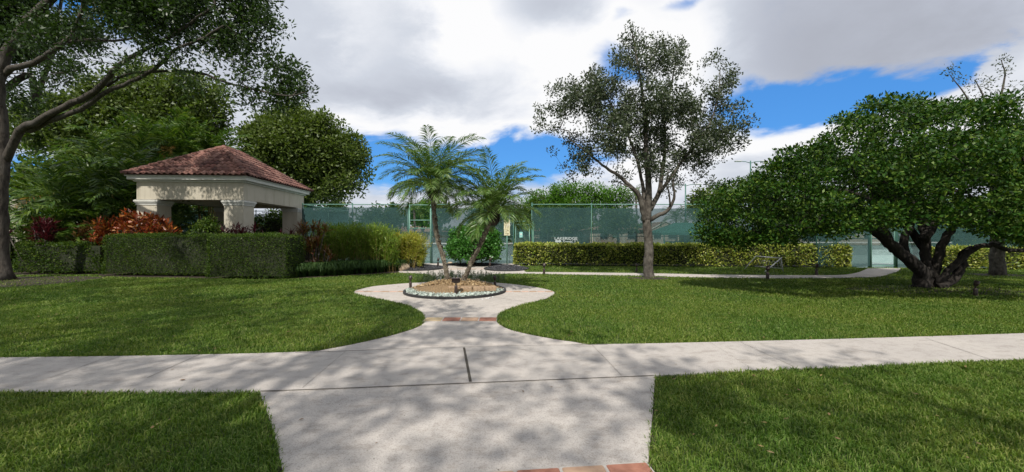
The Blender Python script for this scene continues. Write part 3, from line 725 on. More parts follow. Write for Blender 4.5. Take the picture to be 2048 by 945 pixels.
def lance_shrub(name, label, foot, n, h0, h1, leaf, seed, base=.0):
    """thicket of upright canes carrying narrow lance leaves; foot = (x0,x1,y0,y1)"""
    rng = np.random.default_rng(seed); x0, x1, y0, y1 = foot
    t = thing(name, label, 'shrub', ((x0 + x1) / 2, (y0 + y1) / 2, 0)); sb = MB(); P_ = []; 
    for i in range(n):
        x, y = x0 + (x1 - x0) * rng.random(), y0 + (y1 - y0) * rng.random()
        e = min(1, 4 * min((x - x0), (x1 - x)) / (x1 - x0) + .45)
        h = (h0 + (h1 - h0) * rng.random()) * e; lx, ly = rng.normal() * .16 * h, rng.normal() * .12 * h - .08 * h
        p = np.array([[x, y, 0], [x + lx * .35, y + ly * .35, h * .5], [x + lx, y + ly, h]])
        sb.tube(p, [.009, .007, .003], 4, False)
        f = np.linspace(.28 + .1 * rng.random(), 1.0, 15)[:, None]
        P_.append(np.where(f < .5, p[0] + (p[1] - p[0]) * f * 2, p[1] + (p[2] - p[1]) * (f * 2 - 1)))
    tag(mk('canes', sb, l_cane, t), kind='stuff')
    lb = MB(); leaves(lb, rng, np.vstack(P_), 5, .05, .17, .024, .75, .1, out=.8); mk('foliage', lb, leaf, t); return t
lance_shrub('lance_leaf_shrub', 'tall dense green shrub with narrow upright leaves beside the court fence', (-8.7, -4.9, 16.6, 18.0), 420, 1.45, 1.98, l_bamboo, 41)
lance_shrub('lance_leaf_shrub', 'yellowish thin stemmed shrub at the right end of the green thicket by the gate', (-5.6, -4.05, 17.4, 18.6), 190, 1.15, 1.62, l_bambooy, 42)

def tuft_field(name, label, pts, H, W, per, leaf, seed, cat='ground cover', droop=.9):
    rng = np.random.default_rng(seed); c = np.repeat(np.asarray(pts, float), per, 0); n = len(c)
    az = rng.random(n) * 2 * PI; h = H * (.6 + .6 * rng.random(n)); sp = h * (.35 + .75 * rng.random(n)) * droop
    dr = np.stack([np.cos(az), np.sin(az), np.zeros(n)], 1); s = np.stack([-np.sin(az), np.cos(az), np.zeros(n)], 1) * W / 2
    b = c + dr * .03; Z = np.array([0, 0, 1.])
    r1 = b + dr * sp[:, None] * .35 + Z * h[:, None] * .75; r2 = b + dr * sp[:, None] * .8 + Z * h[:, None] * .85; r3 = b + dr * sp[:, None] * 1.15 + Z * h[:, None] * .5
    V = np.stack([b - s * .6, b + s * .6, r1 + s, r1 - s, r2 + s * .8, r2 - s * .8, r3], 1).reshape(-1, 3); i = np.arange(n)[:, None] * 7
    m = MB(); m.add(V, [i + np.array([[0, 1, 2, 3]]), i + np.array([[3, 2, 4, 5]]), i + np.array([[5, 4, 6]])])
    return tag(mk(name, m, leaf), label, cat, kind='stuff')
rr = np.random.default_rng(51); ln = gp([(575, 557), (640, 553.5), (720, 549), (797, 544)], 8); idx = rr.random(300) * (len(ln) - 1.01)
q = ln[idx.astype(int)] + (ln[idx.astype(int) + 1] - ln[idx.astype(int)]) * (idx % 1)[:, None]; q[:, 1] += .12 + rr.random(300) ** 1.2 * 1.25; q[:, 0] += -.1 + rr.normal(size=300) * .1
tuft_field('strap_leaf_border', 'dark grassy strap leaved border edging the lawn below the tall shrubs', q, .52, .016, 60, l_lily, 52)

# twiggy herbs behind the palm bed
def herb(label, x, y, w, h, seed):
    rng = np.random.default_rng(seed); b = G(x, y); t = thing('lavender_plant', label, 'plant', b); sb = MB(); pts = []
    for i in range(int(70 * w)):
        p = b + np.array([rng.normal() * w * .42, rng.normal() * .12, 0]); tp = p + np.array([rng.normal() * .06, rng.normal() * .05, h * (.5 + .6 * rng.random())]); sb.tube([p, (p + tp) / 2 + rng.normal(size=3) * .01, tp], .003, 4, False)
        f = np.linspace(.25, 1, 10)[:, None]; pts.append(p + (tp - p) * f)
    tag(mk('stems', sb, l_grey, t), kind='stuff'); lb = MB(); leaves(lb, rng, np.vstack(pts), 4, .015, .055, .011, .4, .1); mk('foliage', lb, l_grey, t)
herb('grey green herb clump at the left tip of the palm bed', 866, 565, .75, .34, 61)
herb('small grey green herb by the foot of the left palm', 898, 562, .4, .36, 62)
herb('grey green herb clump right behind the right palm foot', 943, 563, .65, .36, 63)
herb('wide grey green herb clump at the right tip of the palm bed', 972, 566, .75, .32, 64)

# ---------------------------------------------------------------- round palm bed
BC = np.array([-1.54, 10.9, 0]); BR = 1.36
t = thing('bed_edging', 'black rubber edging ring round the palm bed', 'edging', BC)
m = MB(); m.lathe(BC, [(BR - .03, -.01), (BR - .03, .062), (BR - .02, .07), (BR + .012, .07), (BR + .022, .062), (BR + .022, -.01)], 72); mk('ring', m, m_black, t, smooth=False)
def mound(c, rx, ry, H, seed, nr=10, na=40, flat=.0, zb=.012):
    r = np.random.default_rng(seed); V = []; 
    for i in range(nr + 1):
        f = i / nr
        for j in range(na):
            a = 2 * PI * j / na; V.append((c[0] + rx * f * math.cos(a), c[1] + ry * f * math.sin(a), zb + H * (1 - f ** 1.8) + (r.normal() * .006 if 0 < i < nr else 0)))
    i = np.arange(nr)[:, None] * na; j = np.arange(na)[None]; j2 = (j + 1) % na
    return MB().add(V, np.stack([i + j, i + na + j, i + na + j2, i + j2], -1).reshape(-1, 4))
tag(mk('mulch_mound', mound((BC[0] - .03, BC[1] + .2), BR - .10, BR - .25, .26, 71, zb=.04), m_mulch), 'orange brown mulch mound at the foot of the two palms', 'mulch', kind='stuff')
def bedz(X, Y): 
    f = np.sqrt(((X - BC[0] + .03) / (BR - .10)) ** 2 + ((Y - BC[1] - .2) / (BR - .25)) ** 2)
    return np.where(f < 1, .04 + .26 * (1 - np.minimum(f, 1) ** 1.8), .05)
def pebbles(name, label, X, Y, Z, size, mat, seed, flat=.6, cat='gravel', elong=1.5):
    r = np.random.default_rng(seed); n = len(X)
    base = np.array([(1, 0, 0), (-.9, .1, 0), (0, .8, .1), (.1, -.85, 0), (.1, .1, .7), (0, 0, -.6)]); Fc = np.array([[0, 2, 4], [2, 1, 4], [1, 3, 4], [3, 0, 4], [2, 0, 5], [1, 2, 5], [3, 1, 5], [0, 3, 5]])
    V = base[None] * (1 + r.normal(size=(n, 6, 3)) * .18) * (size * (.5 + .8 * r.random((n, 1, 1))))
    V[..., 0] *= elong; V[..., 2] *= flat
    q = norm(r.normal(size=(n, 4)) * [1, .35, .35, 1]); w, x, y, z = q.T
    Rm = np.stack([1 - 2 * (y * y + z * z), 2 * (x * y - w * z), 2 * (x * z + w * y), 2 * (x * y + w * z), 1 - 2 * (x * x + z * z), 2 * (y * z - w * x), 2 * (x * z - w * y), 2 * (y * z + w * x), 1 - 2 * (x * x + y * y)], 1).reshape(n, 3, 3)
    V = np.einsum('nij,nkj->nki', Rm, V) + np.stack([X, Y, Z], 1)[:, None]
    m = MB(); m.add(V.reshape(-1, 3), (np.arange(n)[:, None, None] * 6 + Fc).reshape(-1, 3))
    return tag(mk(name, m, mat), label, cat, kind='stuff')
r = np.random.default_rng(72); n = 5200; a = r.random(n) * 2 * PI; ra_ = (BR - .05) * np.sqrt(r.random(n)); X, Y = BC[0] + ra_ * np.cos(a), BC[1] + ra_ * np.sin(a)
fr = (Y < BC[1] - .30 + .32 * np.abs(X - BC[0]) ** 1.5 + r.normal(size=n) * .06)
pebbles('green_pebbles', 'pale green pebbles filling the front of the round palm bed', X[fr], Y[fr], .055 + .03 * r.random(fr.sum()), .026, m_stone_gr, 73)
n = 4200; a = r.random(n) * 2 * PI; ra_ = (BR - .08) * np.sqrt(r.random(n)); X, Y = BC[0] + ra_ * np.cos(a), BC[1] + ra_ * np.sin(a); fr = ~(Y < BC[1] - .36 + .32 * np.abs(X - BC[0]) ** 1.5)
pebbles('bark_chips', 'loose orange bark chips over the mound of the palm bed', X[fr], Y[fr], bedz(X[fr], Y[fr]) + .012, .020, m_chip, 74, .3, 'mulch', 2.6)
for i, (x, lab) in enumerate(((908, 'sand coloured retaining block left of the flood lamp stake'), (933, 'sand coloured retaining block right of the flood lamp stake'), (958, 'third sand coloured retaining block counted from the flood lamp'), (981, 'rightmost sand coloured retaining block in the palm bed'))):
    p = P(x, 571, 10.38 + .03 * (i - 1.5) ** 2); m = MB(); m.box((p[0], p[1], .145), (.30, .2, .125), .03 * (i - 1.5), bev=.014)
    tag(mk('retaining_block', m, m_block, base=(p[0], p[1], .08)), lab, 'stone block', 'retaining blocks in the palm bed')

# black gravel beds
for (x, y, rx, ry, sd, lab) in ((838, 537.5, 1.15, 1.35, 81, 'black gravel mound left of the palms beside the yellow shrub'), (1013, 538.5, .98, 1.25, 82, 'black gravel mound at the foot of the sign post'), (946, 530.5, 1.45, .75, 83, 'black gravel strip in front of the round green bush')):
    c = G(x, y); H = .16 if sd < 83 else .08
    tag(mk('gravel_mound', mound(c, rx, ry, H, sd), m_black), lab + ', under the loose stones', 'gravel bed', kind='stuff')
    n = int(1500 * rx * ry); a = r.random(n) * 2 * PI; k = np.sqrt(r.random(n)); pebbles('black_gravel', lab, c[0] + rx * k * np.cos(a), c[1] + ry * k * np.sin(a), .02 + H * (1 - k ** 1.8), .022, m_stone_bk, sd + 5)
    th = np.linspace(0, 2 * PI, 60); m = MB(); m.tube(np.stack([c[0] + (rx + .02) * np.cos(th), c[1] + (ry + .02) * np.sin(th), np.full(60, .035)], 1), .028, 6)
    tag(mk('bed_edging', m, m_black, base=tuple(c)), 'black edging round the ' + lab.replace('black gravel', 'gravel'), 'edging')

# ---------------------------------------------------------------- palms
def feather_palm(name, label, path, r0, r1, nf, length, seed, cx=None):
    rng = np.random.default_rng(seed); p = smooth_path(path, 6); t = thing(name, label, 'palm', p[0]); m = MB(); k = len(p)
    rad = np.linspace(r0, r1, k) * (1 + .12 * np.sin(np.arange(k) * 2.1)); rad[0] *= 1.35; rad[1] *= 1.15
    m.tube(p, rad, 14)
    # old leaf-base knobs
    for i in range(230):
        f = rng.random() * (k - 1.01); j = int(f); q = p[j] + (p[j + 1] - p[j]) * (f - j); a = rng.random() * 2 * PI; d = np.array([math.cos(a), math.sin(a), .7]); rr_ = np.interp(f, np.arange(k), rad)
        m.tube([q + d * rr_ * .75, q + d * (rr_ * .95 + .018) + [0, 0, .02]], [.017, .009], 5)
    mk('trunk', m, m_palmbark, t, smooth=True)
    top = p[-1]; m = MB()
    m.tube([top - [0, 0, .42], top - [0, 0, .25], top - [0, 0, .05], top + [0, 0, .12]], [r1 * 1.1, r1 * 1.9, r1 * 2.0, r1 * .8], 12)
    for i in range(90):
        a = rng.random() * 2 * PI; z = -.4 + rng.random() * .4; d = np.array([math.cos(a), math.sin(a), 0])
        m.tube([top + [0, 0, z] + d * r1, top + [0, 0, z + .10] + d * (r1 * 1.9 + .03), top + [0, 0, z + .22 + .1 * rng.random()] + d * (r1 * 2.1 + .07 * rng.random())], [.02, .014, .005], 4)
    mk('crown_shaft', m, m_bark_dk, t, smooth=True)
    lb = MB(); rb = MB()
    for i in range(nf):
        f = (i + .5) / nf; az = i * 2.399963 + rng.normal() * .12; el = 1.38 - 1.38 * f ** .95 + rng.normal() * .08
        d = np.array([math.cos(az), math.sin(az), 0])
        frond(lb, rb, rng, top + d * r1 * .7 + np.array([0, 0, .10 - .2 * f]), az, el, length * (.86 + .2 * rng.random()) * (.8 + .35 * math.sin(PI * min(1, f + .3))), 68, length * .27, .0205, droop=1.15 + .42 * f + .15 * rng.normal(), curl=.8)
    mk('frond_stalks', rb, l_bamboo, t, smooth=True); mk('crown', lb, l_palm, t)
    return t
pl = [P(896, 562, 11.2), P(888, 522, 11.2), P(873, 470, 11.2), P(868, 420, 11.2), P(866, 372, 11.2)]; pl[0][2] = .22
feather_palm('date_palm', 'taller feather palm with a nearly upright trunk, left one of the pair', pl, .062, .062, 46, 1.66, 91)
pl = [P(925, 562, 11.0), P(942, 528, 10.95), P(963, 485, 10.9), P(979, 448, 10.85), P(988, 421, 10.85)]; pl[0][2] = .22
feather_palm('date_palm', 'shorter feather palm with a trunk leaning right, right one of the pair', pl, .062, .058, 42, 1.55, 92)

def areca(name, label, c, stems, seed, H0, H1, leaf, length=2.2, nf=9, spread=.8, lw=.032, group='cane palms behind the pavilion', dead=2):
    rng = np.random.default_rng(seed); t = thing(name, label, 'palm', (c[0], c[1], 0), 0, group); sb = MB(); lb = MB(); rb = MB(); db = MB()
    for i in range(stems):
        a = rng.random() * 2 * PI; q = spread * math.sqrt(rng.random()); b = np.array([c[0] + q * .5 * math.cos(a), c[1] + q * .5 * math.sin(a), 0]); h = H0 + (H1 - H0) * rng.random()
        tp = b + np.array([math.cos(a) * q * .9, math.sin(a) * q * .9, h]); p = smooth_path([b, b * .5 + tp * .5 + [0, 0, .1 * h], tp], 4); sb = MB(); sb.tube(p, np.linspace(.05, .035, len(p)), 7); mk('cane', sb, l_cane, t, smooth=True)
        for j in range(nf):
            f = (j + .5) / nf; az = j * 2.4 + a; frond(lb, rb, rng, tp + [0, 0, .1 - .3 * f], az, 1.4 - 1.35 * f + rng.normal() * .1, length * (.8 + .35 * rng.random()), 22, length * .34, lw * 2.4, 1.2 + .4 * f, vee=.8)
        if dead and rng.random() < .5: frond(db, db, rng, tp - [0, 0, .3], rng.random() * 6.3, .1, length * .8, 24, length * .2, lw, 1.6)
    mk('frond_stalks', rb, l_bamboo, t, smooth=True); mk('crown', lb, leaf, t)
    if db.n: mk('dry_fronds', db, l_dead, t)
    return t
areca('cane_palm', 'tall cane palm behind and left of the pavilion roof corner', (-19.6, 22.5), 10, 101, 4.4, 7.2, l_areca, 2.5, 10)
areca('cane_palm', 'cane palm with yellowing fronds rising just left of the pavilion roof peak', (-18.4, 24.0), 8, 102, 4.4, 6.6, l_areca, 2.4, 10, dead=5)
areca('cane_palm', 'leaning cane palm clump behind the maroon plants', (-19.0, 19.5), 9, 103, 2.4, 4.6, l_areca, 2.4, 9, spread=1.3)
areca('cane_palm', 'cane palm clump left of the maroon plants near the big leaning trunk', (-21.8, 20.0), 8, 104, 2.4, 4.4, l_areca, 2.4, 9, spread=1.3)
areca('cane_palm', 'low young cane palm directly behind the croton bush', (-17.0, 18.9), 9, 105, .9, 2.3, l_areca, 2.0, 8, spread=.8)
areca('cane_palm', 'dark cane palm far back between the leaning tree and the pavilion', (-21.5, 23.5), 9, 106, 4.0, 6.4, l_areca, 2.6, 9, spread=1.2)
areca('cane_palm', 'low cane palm at the left edge behind the low hedge', (-19.6, 17.6), 7, 107, .8, 1.9, l_areca, 1.9, 8, spread=.8)

# ---------------------------------------------------------------- trees
def pp(l, d0, d1=None):
    d1 = d0 if d1 is None else d1; n = len(l)
    return [P(x, y, d0 + (d1 - d0) * i / max(1, n - 1)) for i, (x, y) in enumerate(l)]
# big leaning tree at the left edge
bt = G(10, 560); bt = np.array([-17.5, 13.7, 0])
limbs = [
 ([(-17.5, 13.7, -.05)] + pp([(0, 480), (2, 400), (4, 310), (-2, 220), (-2, 150), (20, 95), (60, 40), (105, -5), (150, -60), (190, -130)], 13.7, 12.8), .21, .10),
 (pp([(8, 330), (40, 262), (70, 246), (130, 213), (180, 190), (212, 160), (240, 130), (290, 100), (360, 60), (430, 10)], 13.6, 10.6), .125, .03),
 (pp([(60, 262), (110, 238), (160, 220), (215, 183), (262, 165), (320, 130), (350, 100), (400, 80), (450, 50)], 13.3, 10.3), .085, .025),
 (pp([(215, 172), (250, 150), (330, 143), (400, 146), (450, 165), (520, 182), (575, 192), (610, 185)], 12.2, 10.3), .05, .012),
 (pp([(2, 150), (30, 135), (58, 130), (90, 112), (120, 92), (145, 68), (160, 30), (170, -20)], 13.4, 12.0), .10, .035),
 (pp([(128, 86), (180, 80), (230, 82), (290, 70), (340, 30)], 12.8, 11.0), .05, .02),
 (pp([(12, 180), (60, 150), (70, 200), (90, 150), (110, 90), (115, 30), (130, -30)], 15.0, 15.5), .12, .04),
 (pp([(-2, 150), (-40, 60), (-90, -20), (-140, -120)], 13.5, 13.0), .16, .06)]
L = pxl([(230, 20, 60), (300, -20, 80), (330, 50, 60), (400, 30, 75), (400, 90, 45), (460, 90, 60), (460, -30, 80), (510, 40, 50), (520, 110, 36), (430, 130, 36), (350, 120, 34), (560, 170, 38), (598, 172, 32), (590, 150, 26), (575, 190, 26), (545, 185, 24), (525, 150, 30), (480, 178, 26), (540, 60, 34), (380, 160, 24), (300, 90, 40), (450, 60, 50), (560, 130, 20), (605, 150, 18), (610, 190, 18), (500, 200, 16), (560, 205, 16),
         (170, -60, 90), (300, -140, 110), (430, -130, 90), (130, 55, 36), (60, 90, 40), (250, 130, 26), (190, 110, 26), (160, 150, 24), (90, 190, 28)], 11.0, .7)
L += pxl([(120, 60, 55), (230, 20, 60), (330, -30, 70), (380, 30, 45), (200, -70, 80), (420, -60, 60), (290, 60, 36)], 13.2, .8)
L += pxl([(40, 20, 60), (30, 200, 40), (110, 130, 40), (160, 60, 50), (-60, 60, 110), (-80, -80, 130), (80, -120, 110), (60, 230, 30)], 14.5, .8)
tree('leaning_tree', 'big dark branching tree leaning in from the left edge over the pavilion', 201, bt, limbs, L, 15, 78, .38, .12, .05, m_bark, l_big, flare=1.9, tip=.0055, shell=.2, maxr=.05, flat=.3, gaps=.12, gs=1.3)

# centre tree
limbs = [
 ([(4.98, 14.6, -.05)] + pp([(1296, 530), (1297, 480), (1293, 440)], 14.6), .17, .15),
 (pp([(1291, 445), (1284, 415), (1277, 390), (1259, 372), (1235, 350), (1212, 336), (1180, 310), (1140, 280)], 14.6, 13.8), .11, .02),
 (pp([(1290, 425), (1287, 385), (1280, 345), (1268, 300), (1245, 250), (1210, 190), (1180, 150)], 14.6, 14.9), .08, .018),
 (pp([(1294, 445), (1297, 400), (1296, 350), (1292, 300), (1290, 240), (1284, 180), (1272, 110), (1264, 60)], 14.6, 14.4), .14, .015),
 (pp([(1300, 420), (1318, 385), (1325, 340), (1330, 290), (1330, 230), (1345, 160), (1355, 95)], 14.6, 15.4), .10, .016),
 (pp([(1300, 440), (1318, 430), (1332, 424), (1344, 408), (1349, 388), (1346, 362), (1352, 340)], 14.6, 13.8), .085, .02),
 (pp([(1320, 385), (1345, 350), (1370, 315), (1400, 280), (1425, 235), (1438, 180), (1440, 140)], 14.6, 14.2), .07, .014),
 (pp([(1340, 412), (1338, 385), (1332, 365), (1338, 340)], 14.2, 13.6), .035, .012),
 (pp([(1370, 320), (1400, 305), (1440, 290), (1475, 260)], 14.5, 14.8), .04, .012),
 (pp([(1265, 378), (1245, 368), (1225, 360)], 14.1, 14.4), .03, .012)]
L = pxl([(1262, 95, 34), (1250, 130, 46), (1300, 120, 44), (1355, 105, 36), (1345, 150, 45), (1190, 165, 52), (1140, 180, 36), (1165, 215, 55), (1110, 220, 28), (1230, 200, 60), (1290, 215, 60), (1340, 225, 55), (1390, 215, 42), (1430, 180, 36), (1455, 210, 36), (1440, 250, 46), (1470, 255, 26),
         (1115, 265, 36), (1150, 290, 46), (1200, 280, 58), (1270, 290, 62), (1340, 295, 60), (1400, 285, 50), (1450, 290, 34), (1240, 335, 34), (1310, 340, 36), (1380, 330, 42), (1420, 325, 30), (1180, 330, 30), (1160, 335, 20), (1370, 365, 24), (1400, 352, 24), (1345, 375, 18), (1150, 345, 18), (1440, 140, 12), (1465, 165, 12), (1415, 130, 12)], 14.6, .85)
L = [(l[0], l[1] + (.9 if i % 3 == 0 else -.8 if i % 3 == 1 else 0) * min(1, l[3]), l[2], l[3] * .95, l[4] * 1.3, l[5]) for i, l in enumerate(L)]
sp = []
rg = np.random.default_rng(5)
for (x, y, k) in ((1262, 55, 5), (1418, 118, 5), (1436, 108, 5), (1470, 140, 5), (1450, 150, 4), (1245, 80, 4), (1100, 150, 5), (1080, 215, 5), (1078, 260, 4), (1360, 75, 3), (1488, 260, 4), (1330, 80, 3)):
    for q in range(k): sp.append(P(x + rg.normal() * 3, y + q * 9, 14.5 + rg.normal() * .2))
tree('oak_tree', 'silvery leaved tree with a low forked trunk on the lawn in the centre', 202, (4.98, 14.6, 0), limbs, L, 18, 44, .23, .098, .052, m_bark_gr, l_silver, flare=1.35, tip=.0048, shell=.25, maxr=.05, extra=np.array(sp), flat=.15, gaps=.30, gs=1.5)

# spreading tree on the right
RT = np.array([12.15, 11.75, 0])
limbs = [
 ([RT + [-.15, 0, -.1]] + pp([(1842, 565), (1838, 540), (1800, 505), (1760, 470), (1738, 455), (1690, 452), (1640, 448), (1590, 455), (1540, 470), (1500, 468)], 11.75, 11.0), .20, .04),
 ([RT + [.05, .1, -.1]] + pp([(1850, 560), (1852, 520), (1848, 470), (1845, 420), (1830, 360), (1815, 300)], 11.8, 12.2), .17, .05),
 ([RT + [.25, 0, -.1]] + pp([(1868, 560), (1872, 530), (1885, 490), (1908, 455), (1945, 430), (1990, 400), (2040, 360)], 11.8, 11.4), .16, .04),
 ([RT + [.35, -.1, -.1]] + pp([(1880, 565), (1895, 545), (1925, 515), (1955, 495), (1985, 490), (2020, 500), (2070, 500), (2110, 480)], 11.6, 11.0), .105, .04),
 (pp([(1875, 575), (1905, 562), (1922, 535), (1928, 510), (1945, 497)], 11.6, 11.5), .13, .09),
 (pp([(1790, 500), (1770, 470), (1770, 440), (1790, 410), (1760, 360), (1720, 310)], 11.6, 11.2), .14, .04),
 (pp([(1845, 480), (1870, 440), (1885, 390), (1900, 320), (1920, 270)], 11.9, 12.0), .14, .04),
 (pp([(1850, 500), (1820, 460), (1780, 420), (1720, 390), (1650, 380), (1580, 390)], 12.2, 13.0), .12, .04),
 (pp([(1840, 540), (1815, 520), (1808, 480), (1825, 440), (1830, 400)], 11.9, 12.6), .16, .05)]
RL = [(1420, 462, 24), (1435, 425, 26), (1460, 395, 28), (1490, 430, 40), (1500, 385, 32), (1540, 380, 45), (1560, 430, 42), (1545, 345, 28), (1580, 320, 30), (1610, 350, 50), (1640, 400, 50), (1625, 305, 28), (1680, 300, 50), (1695, 255, 34), (1730, 340, 60), (1720, 410, 45), (1750, 230, 42), (1790, 215, 36), (1845, 215, 36), (1970, 212, 36), (1800, 280, 60), (1820, 350, 70), (1800, 420, 40), (1860, 235, 40), (1900, 228, 36), (1900, 310, 70), (1940, 225, 36), (1980, 290, 60), (1990, 235, 34), (1950, 370, 70), (1900, 415, 34), (2040, 330, 60), (2030, 410, 50), (2045, 262, 38), (2120, 330, 85), (2130, 430, 70), (2200, 400, 80), (1650, 440, 30), (1500, 470, 22), (1990, 445, 30), (2060, 465, 34), (1455, 470, 20), (1545, 468, 22), (1600, 458, 22), (1720, 448, 20), (1430, 478, 16), (1480, 484, 16), (1520, 482, 18), (1570, 476, 18), (1635, 462, 18), (1680, 452, 22), (1770, 442, 26), (1810, 438, 26), (1850, 432, 26), (1890, 430, 26), (1930, 435, 24), (1965, 445, 22), (2010, 462, 22), (2045, 478, 24), (2090, 480, 30)]
L = []
for x, y, r_ in RL:
    reach = max(0.0, min(1.0, (x - 1430) / 260.0))
    for dd in (-2.3 * reach, -.6 * reach + .3, 1.8 * reach + .5):
        d_ = 10.9 + dd; rr_ = r_ / F * d_; L.append((*P(x, y, d_), rr_, rr_ * 1.15, rr_ * .62))
L += [(12, 14.6, 3.2, 3.5, 1.4, 1.4), (8.5, 14.2, 2.8, 2.0, 1.2, .8)]
tree('spreading_tree', 'low wide dark green dome shaped tree with several shade darkened trunks on the right lawn', 203, RT, limbs, L, 12, 84, (.31, .31, .16), .088, .052, m_shaded_bark, l_gloss, flare=1.2, tip=.005, shell=.55, maxr=.05, flat=.6, up=.25)

# slender tree behind it
gt = G(1995, 551)
limbs = [([gt + [0, 0, -.05]] + pp([(1994, 500), (1996, 440), (1990, 380), (1985, 300), (1980, 230)], 15.3), .22, .11),
 (pp([(1985, 300), (1960, 240), (1930, 190), (1900, 150)], 15.3), .05, .012), (pp([(1985, 260), (2000, 200), (2010, 150), (2002, 120)], 15.3), .05, .012), (pp([(1980, 240), (1965, 190), (1950, 160)], 15.3), .04, .012)]
L = pxl([(1895, 148, 18), (1925, 165, 20), (1955, 165, 20), (1985, 170, 18), (2005, 145, 16), (2020, 180, 22), (1975, 195, 24), (2035, 210, 26), (1940, 200, 26), (2060, 240, 30), (2001, 125, 9)], 15.3, .9)
tree('slender_tree', 'thin airy tree whose bare top shows above the dome shaped tree', 204, gt, limbs, L, 14, 20, .22, .09, .045, m_bark_gr, l_silver, flare=1.1, tip=.004, shell=.2, flat=.15)

def simple_tree(name, label, seed, base, h, L, dens, per, spread, LL, LW, leaf, bark=m_bark_dk, r=.3, group='trees beyond the courts', nl=5, fork=.35, **kw):
    rng = np.random.default_rng(seed); b = np.array([base[0], base[1], 0.]); top = b + [0, 0, h * fork]
    limbs = [([b - [0, 0, .1], b + [rng.normal() * .1, 0, h * fork * .5], top], r, r * .8)]
    ls = np.array(L)
    for i in np.linspace(0, len(ls) - 1, nl).astype(int):
        e = ls[i, :3]; mid = top * .5 + e * .5 + np.array([0, 0, .1 * h]) * rng.random(); limbs.append(([top - [0, 0, .2], mid, e], r * .55, r * .12))
    return tree(name, label, seed, b, limbs, L, dens, per, spread, LL, LW, bark, leaf, group, **kw)
# round crown beyond the pavilion, right of its roof
L = pxl([(605, 300, 75), (560, 290, 60), (530, 285, 42), (512, 325, 30), (640, 265, 48), (590, 250, 40), (550, 245, 30), (680, 310, 48), (700, 350, 38), (660, 370, 45), (610, 360, 50), (560, 350, 50), (705, 300, 30), (720, 350, 18), (640, 320, 60)], 31, .9)
simple_tree('shade_tree', 'large round crowned tree beyond the courts right of the pavilion roof', 211, (-16.0, 31), 8, L, 2.4, 80, .62, .24, .14, l_ficus, r=.32, tip=.012, seg=1.2, shell=.7, maxr=.16)
# big crown behind the palms at left
L = pxl([(330, 200, 55), (390, 190, 50), (425, 218, 34), (435, 250, 24), (280, 190, 60), (230, 210, 60), (350, 250, 60), (400, 250, 45), (280, 270, 60), (180, 240, 60), (120, 250, 60), (200, 300, 60), (300, 330, 60), (420, 290, 24), (60, 260, 50)], 30, .9)
simple_tree('shade_tree', 'broad yellow green tree rising behind the cane palms and the pavilion', 212, (-27, 30), 9, L, 1.6, 80, .65, .26, .15, l_ficus, r=.38, tip=.012, seg=1.2, shell=.6, maxr=.16)
L = pxl([(120, 380, 70), (200, 360, 70), (60, 400, 60), (260, 390, 60), (150, 440, 60), (40, 350, 24), (320, 400, 60), (230, 440, 60), (390, 420, 50)], 29, .9)
simple_tree('shade_tree', 'dark low foliage tree filling the gap behind the cane palms', 213, (-30, 29), 5, L, 1.2, 70, .75, .28, .16, l_hedge, r=.25, tip=.012, seg=1.2, shell=.4, fork=.2)
# flat feathery canopy right of the palms
L = pxl([(1090, 400, 30), (1125, 388, 26), (1160, 384, 26), (1200, 388, 26), (1235, 392, 24), (1262, 402, 16), (1060, 408, 22), (1100, 415, 30), (1150, 410, 36), (1200, 412, 32), (1240, 412, 22), (1140, 375, 14), (1180, 380, 14)], 52, .5)
simple_tree('flat_topped_tree', 'flat topped bright feathery tree beyond the court fence left of the centre tree', 214, (8, 52), 6, L, 1.8, 90, .9, .30, .15, l_fern, r=.35, tip=.014, seg=1.6, shell=.6, fork=.3, flat=.85, maxr=.2)
far = [(1405, 402, 26, 48, l_ficus, 'small yellow green tree peeping out left of the dome shaped tree'), (1450, 400, 24, 50, l_ficus, 'second small yellow green tree partly behind the dome shaped tree'),
       (845, 425, 24, 48, l_fern, 'bright tree seen through the left gate opening above the screen'), (880, 418, 22, 56, l_ficus, 'olive tree between the trunks of the two palms'),
       (1060, 430, 26, 50, l_hedge, 'dark rounded tree seen through the small gate'), (740, 432, 22, 46, l_hedge, 'dark tree just left of the first palm behind the screen'), (785, 436, 24, 50, l_hedge, 'dark low tree behind the screen under the left fronds'),
       (1100, 436, 24, 44, l_hedge, 'dark tree behind the screen above the white lettering'), (1235, 438, 26, 46, l_hedge, 'dark tree behind the screen just left of the centre trunk'), (1150, 432, 24, 50, l_hedge, 'dark tree in the middle of the screen panel right of the lettering'),
       (970, 428, 26, 52, l_hedge, 'dark tree behind the crown of the leaning palm'), (660, 435, 30, 40, l_hedge, 'dark tree behind the screen right of the pavilion'), (1650, 440, 40, 50, l_hedge, 'dark tree far behind the dome shaped tree'), (1900, 440, 45, 50, l_hedge, 'dark tree at the far right behind the shaded screen'), (2060, 430, 45, 50, l_hedge, 'rightmost dark tree behind the shaded screen'), (1560, 445, 26, 55, l_hedge, 'low dark tree right of the canopy shelter')]
for i, (x, y, rr_, d, lf, lab) in enumerate(far):
    L = pxl([(x, y, rr_), (x - rr_ * .7, y + 12, rr_ * .7), (x + rr_ * .7, y + 9, rr_ * .75), (x + 5, y - rr_ * .45, rr_ * .6), (x - 6, y + rr_ * .6, rr_ * .8)], d, .8)
    simple_tree('background_tree', lab, 230 + i, (P(x, y, d)[0], d), P(x, y, d)[2], L, 1.6, 60, .75, .34, .22, lf, r=.2, tip=.014, seg=1.5, shell=.5, nl=3, fork=.45)
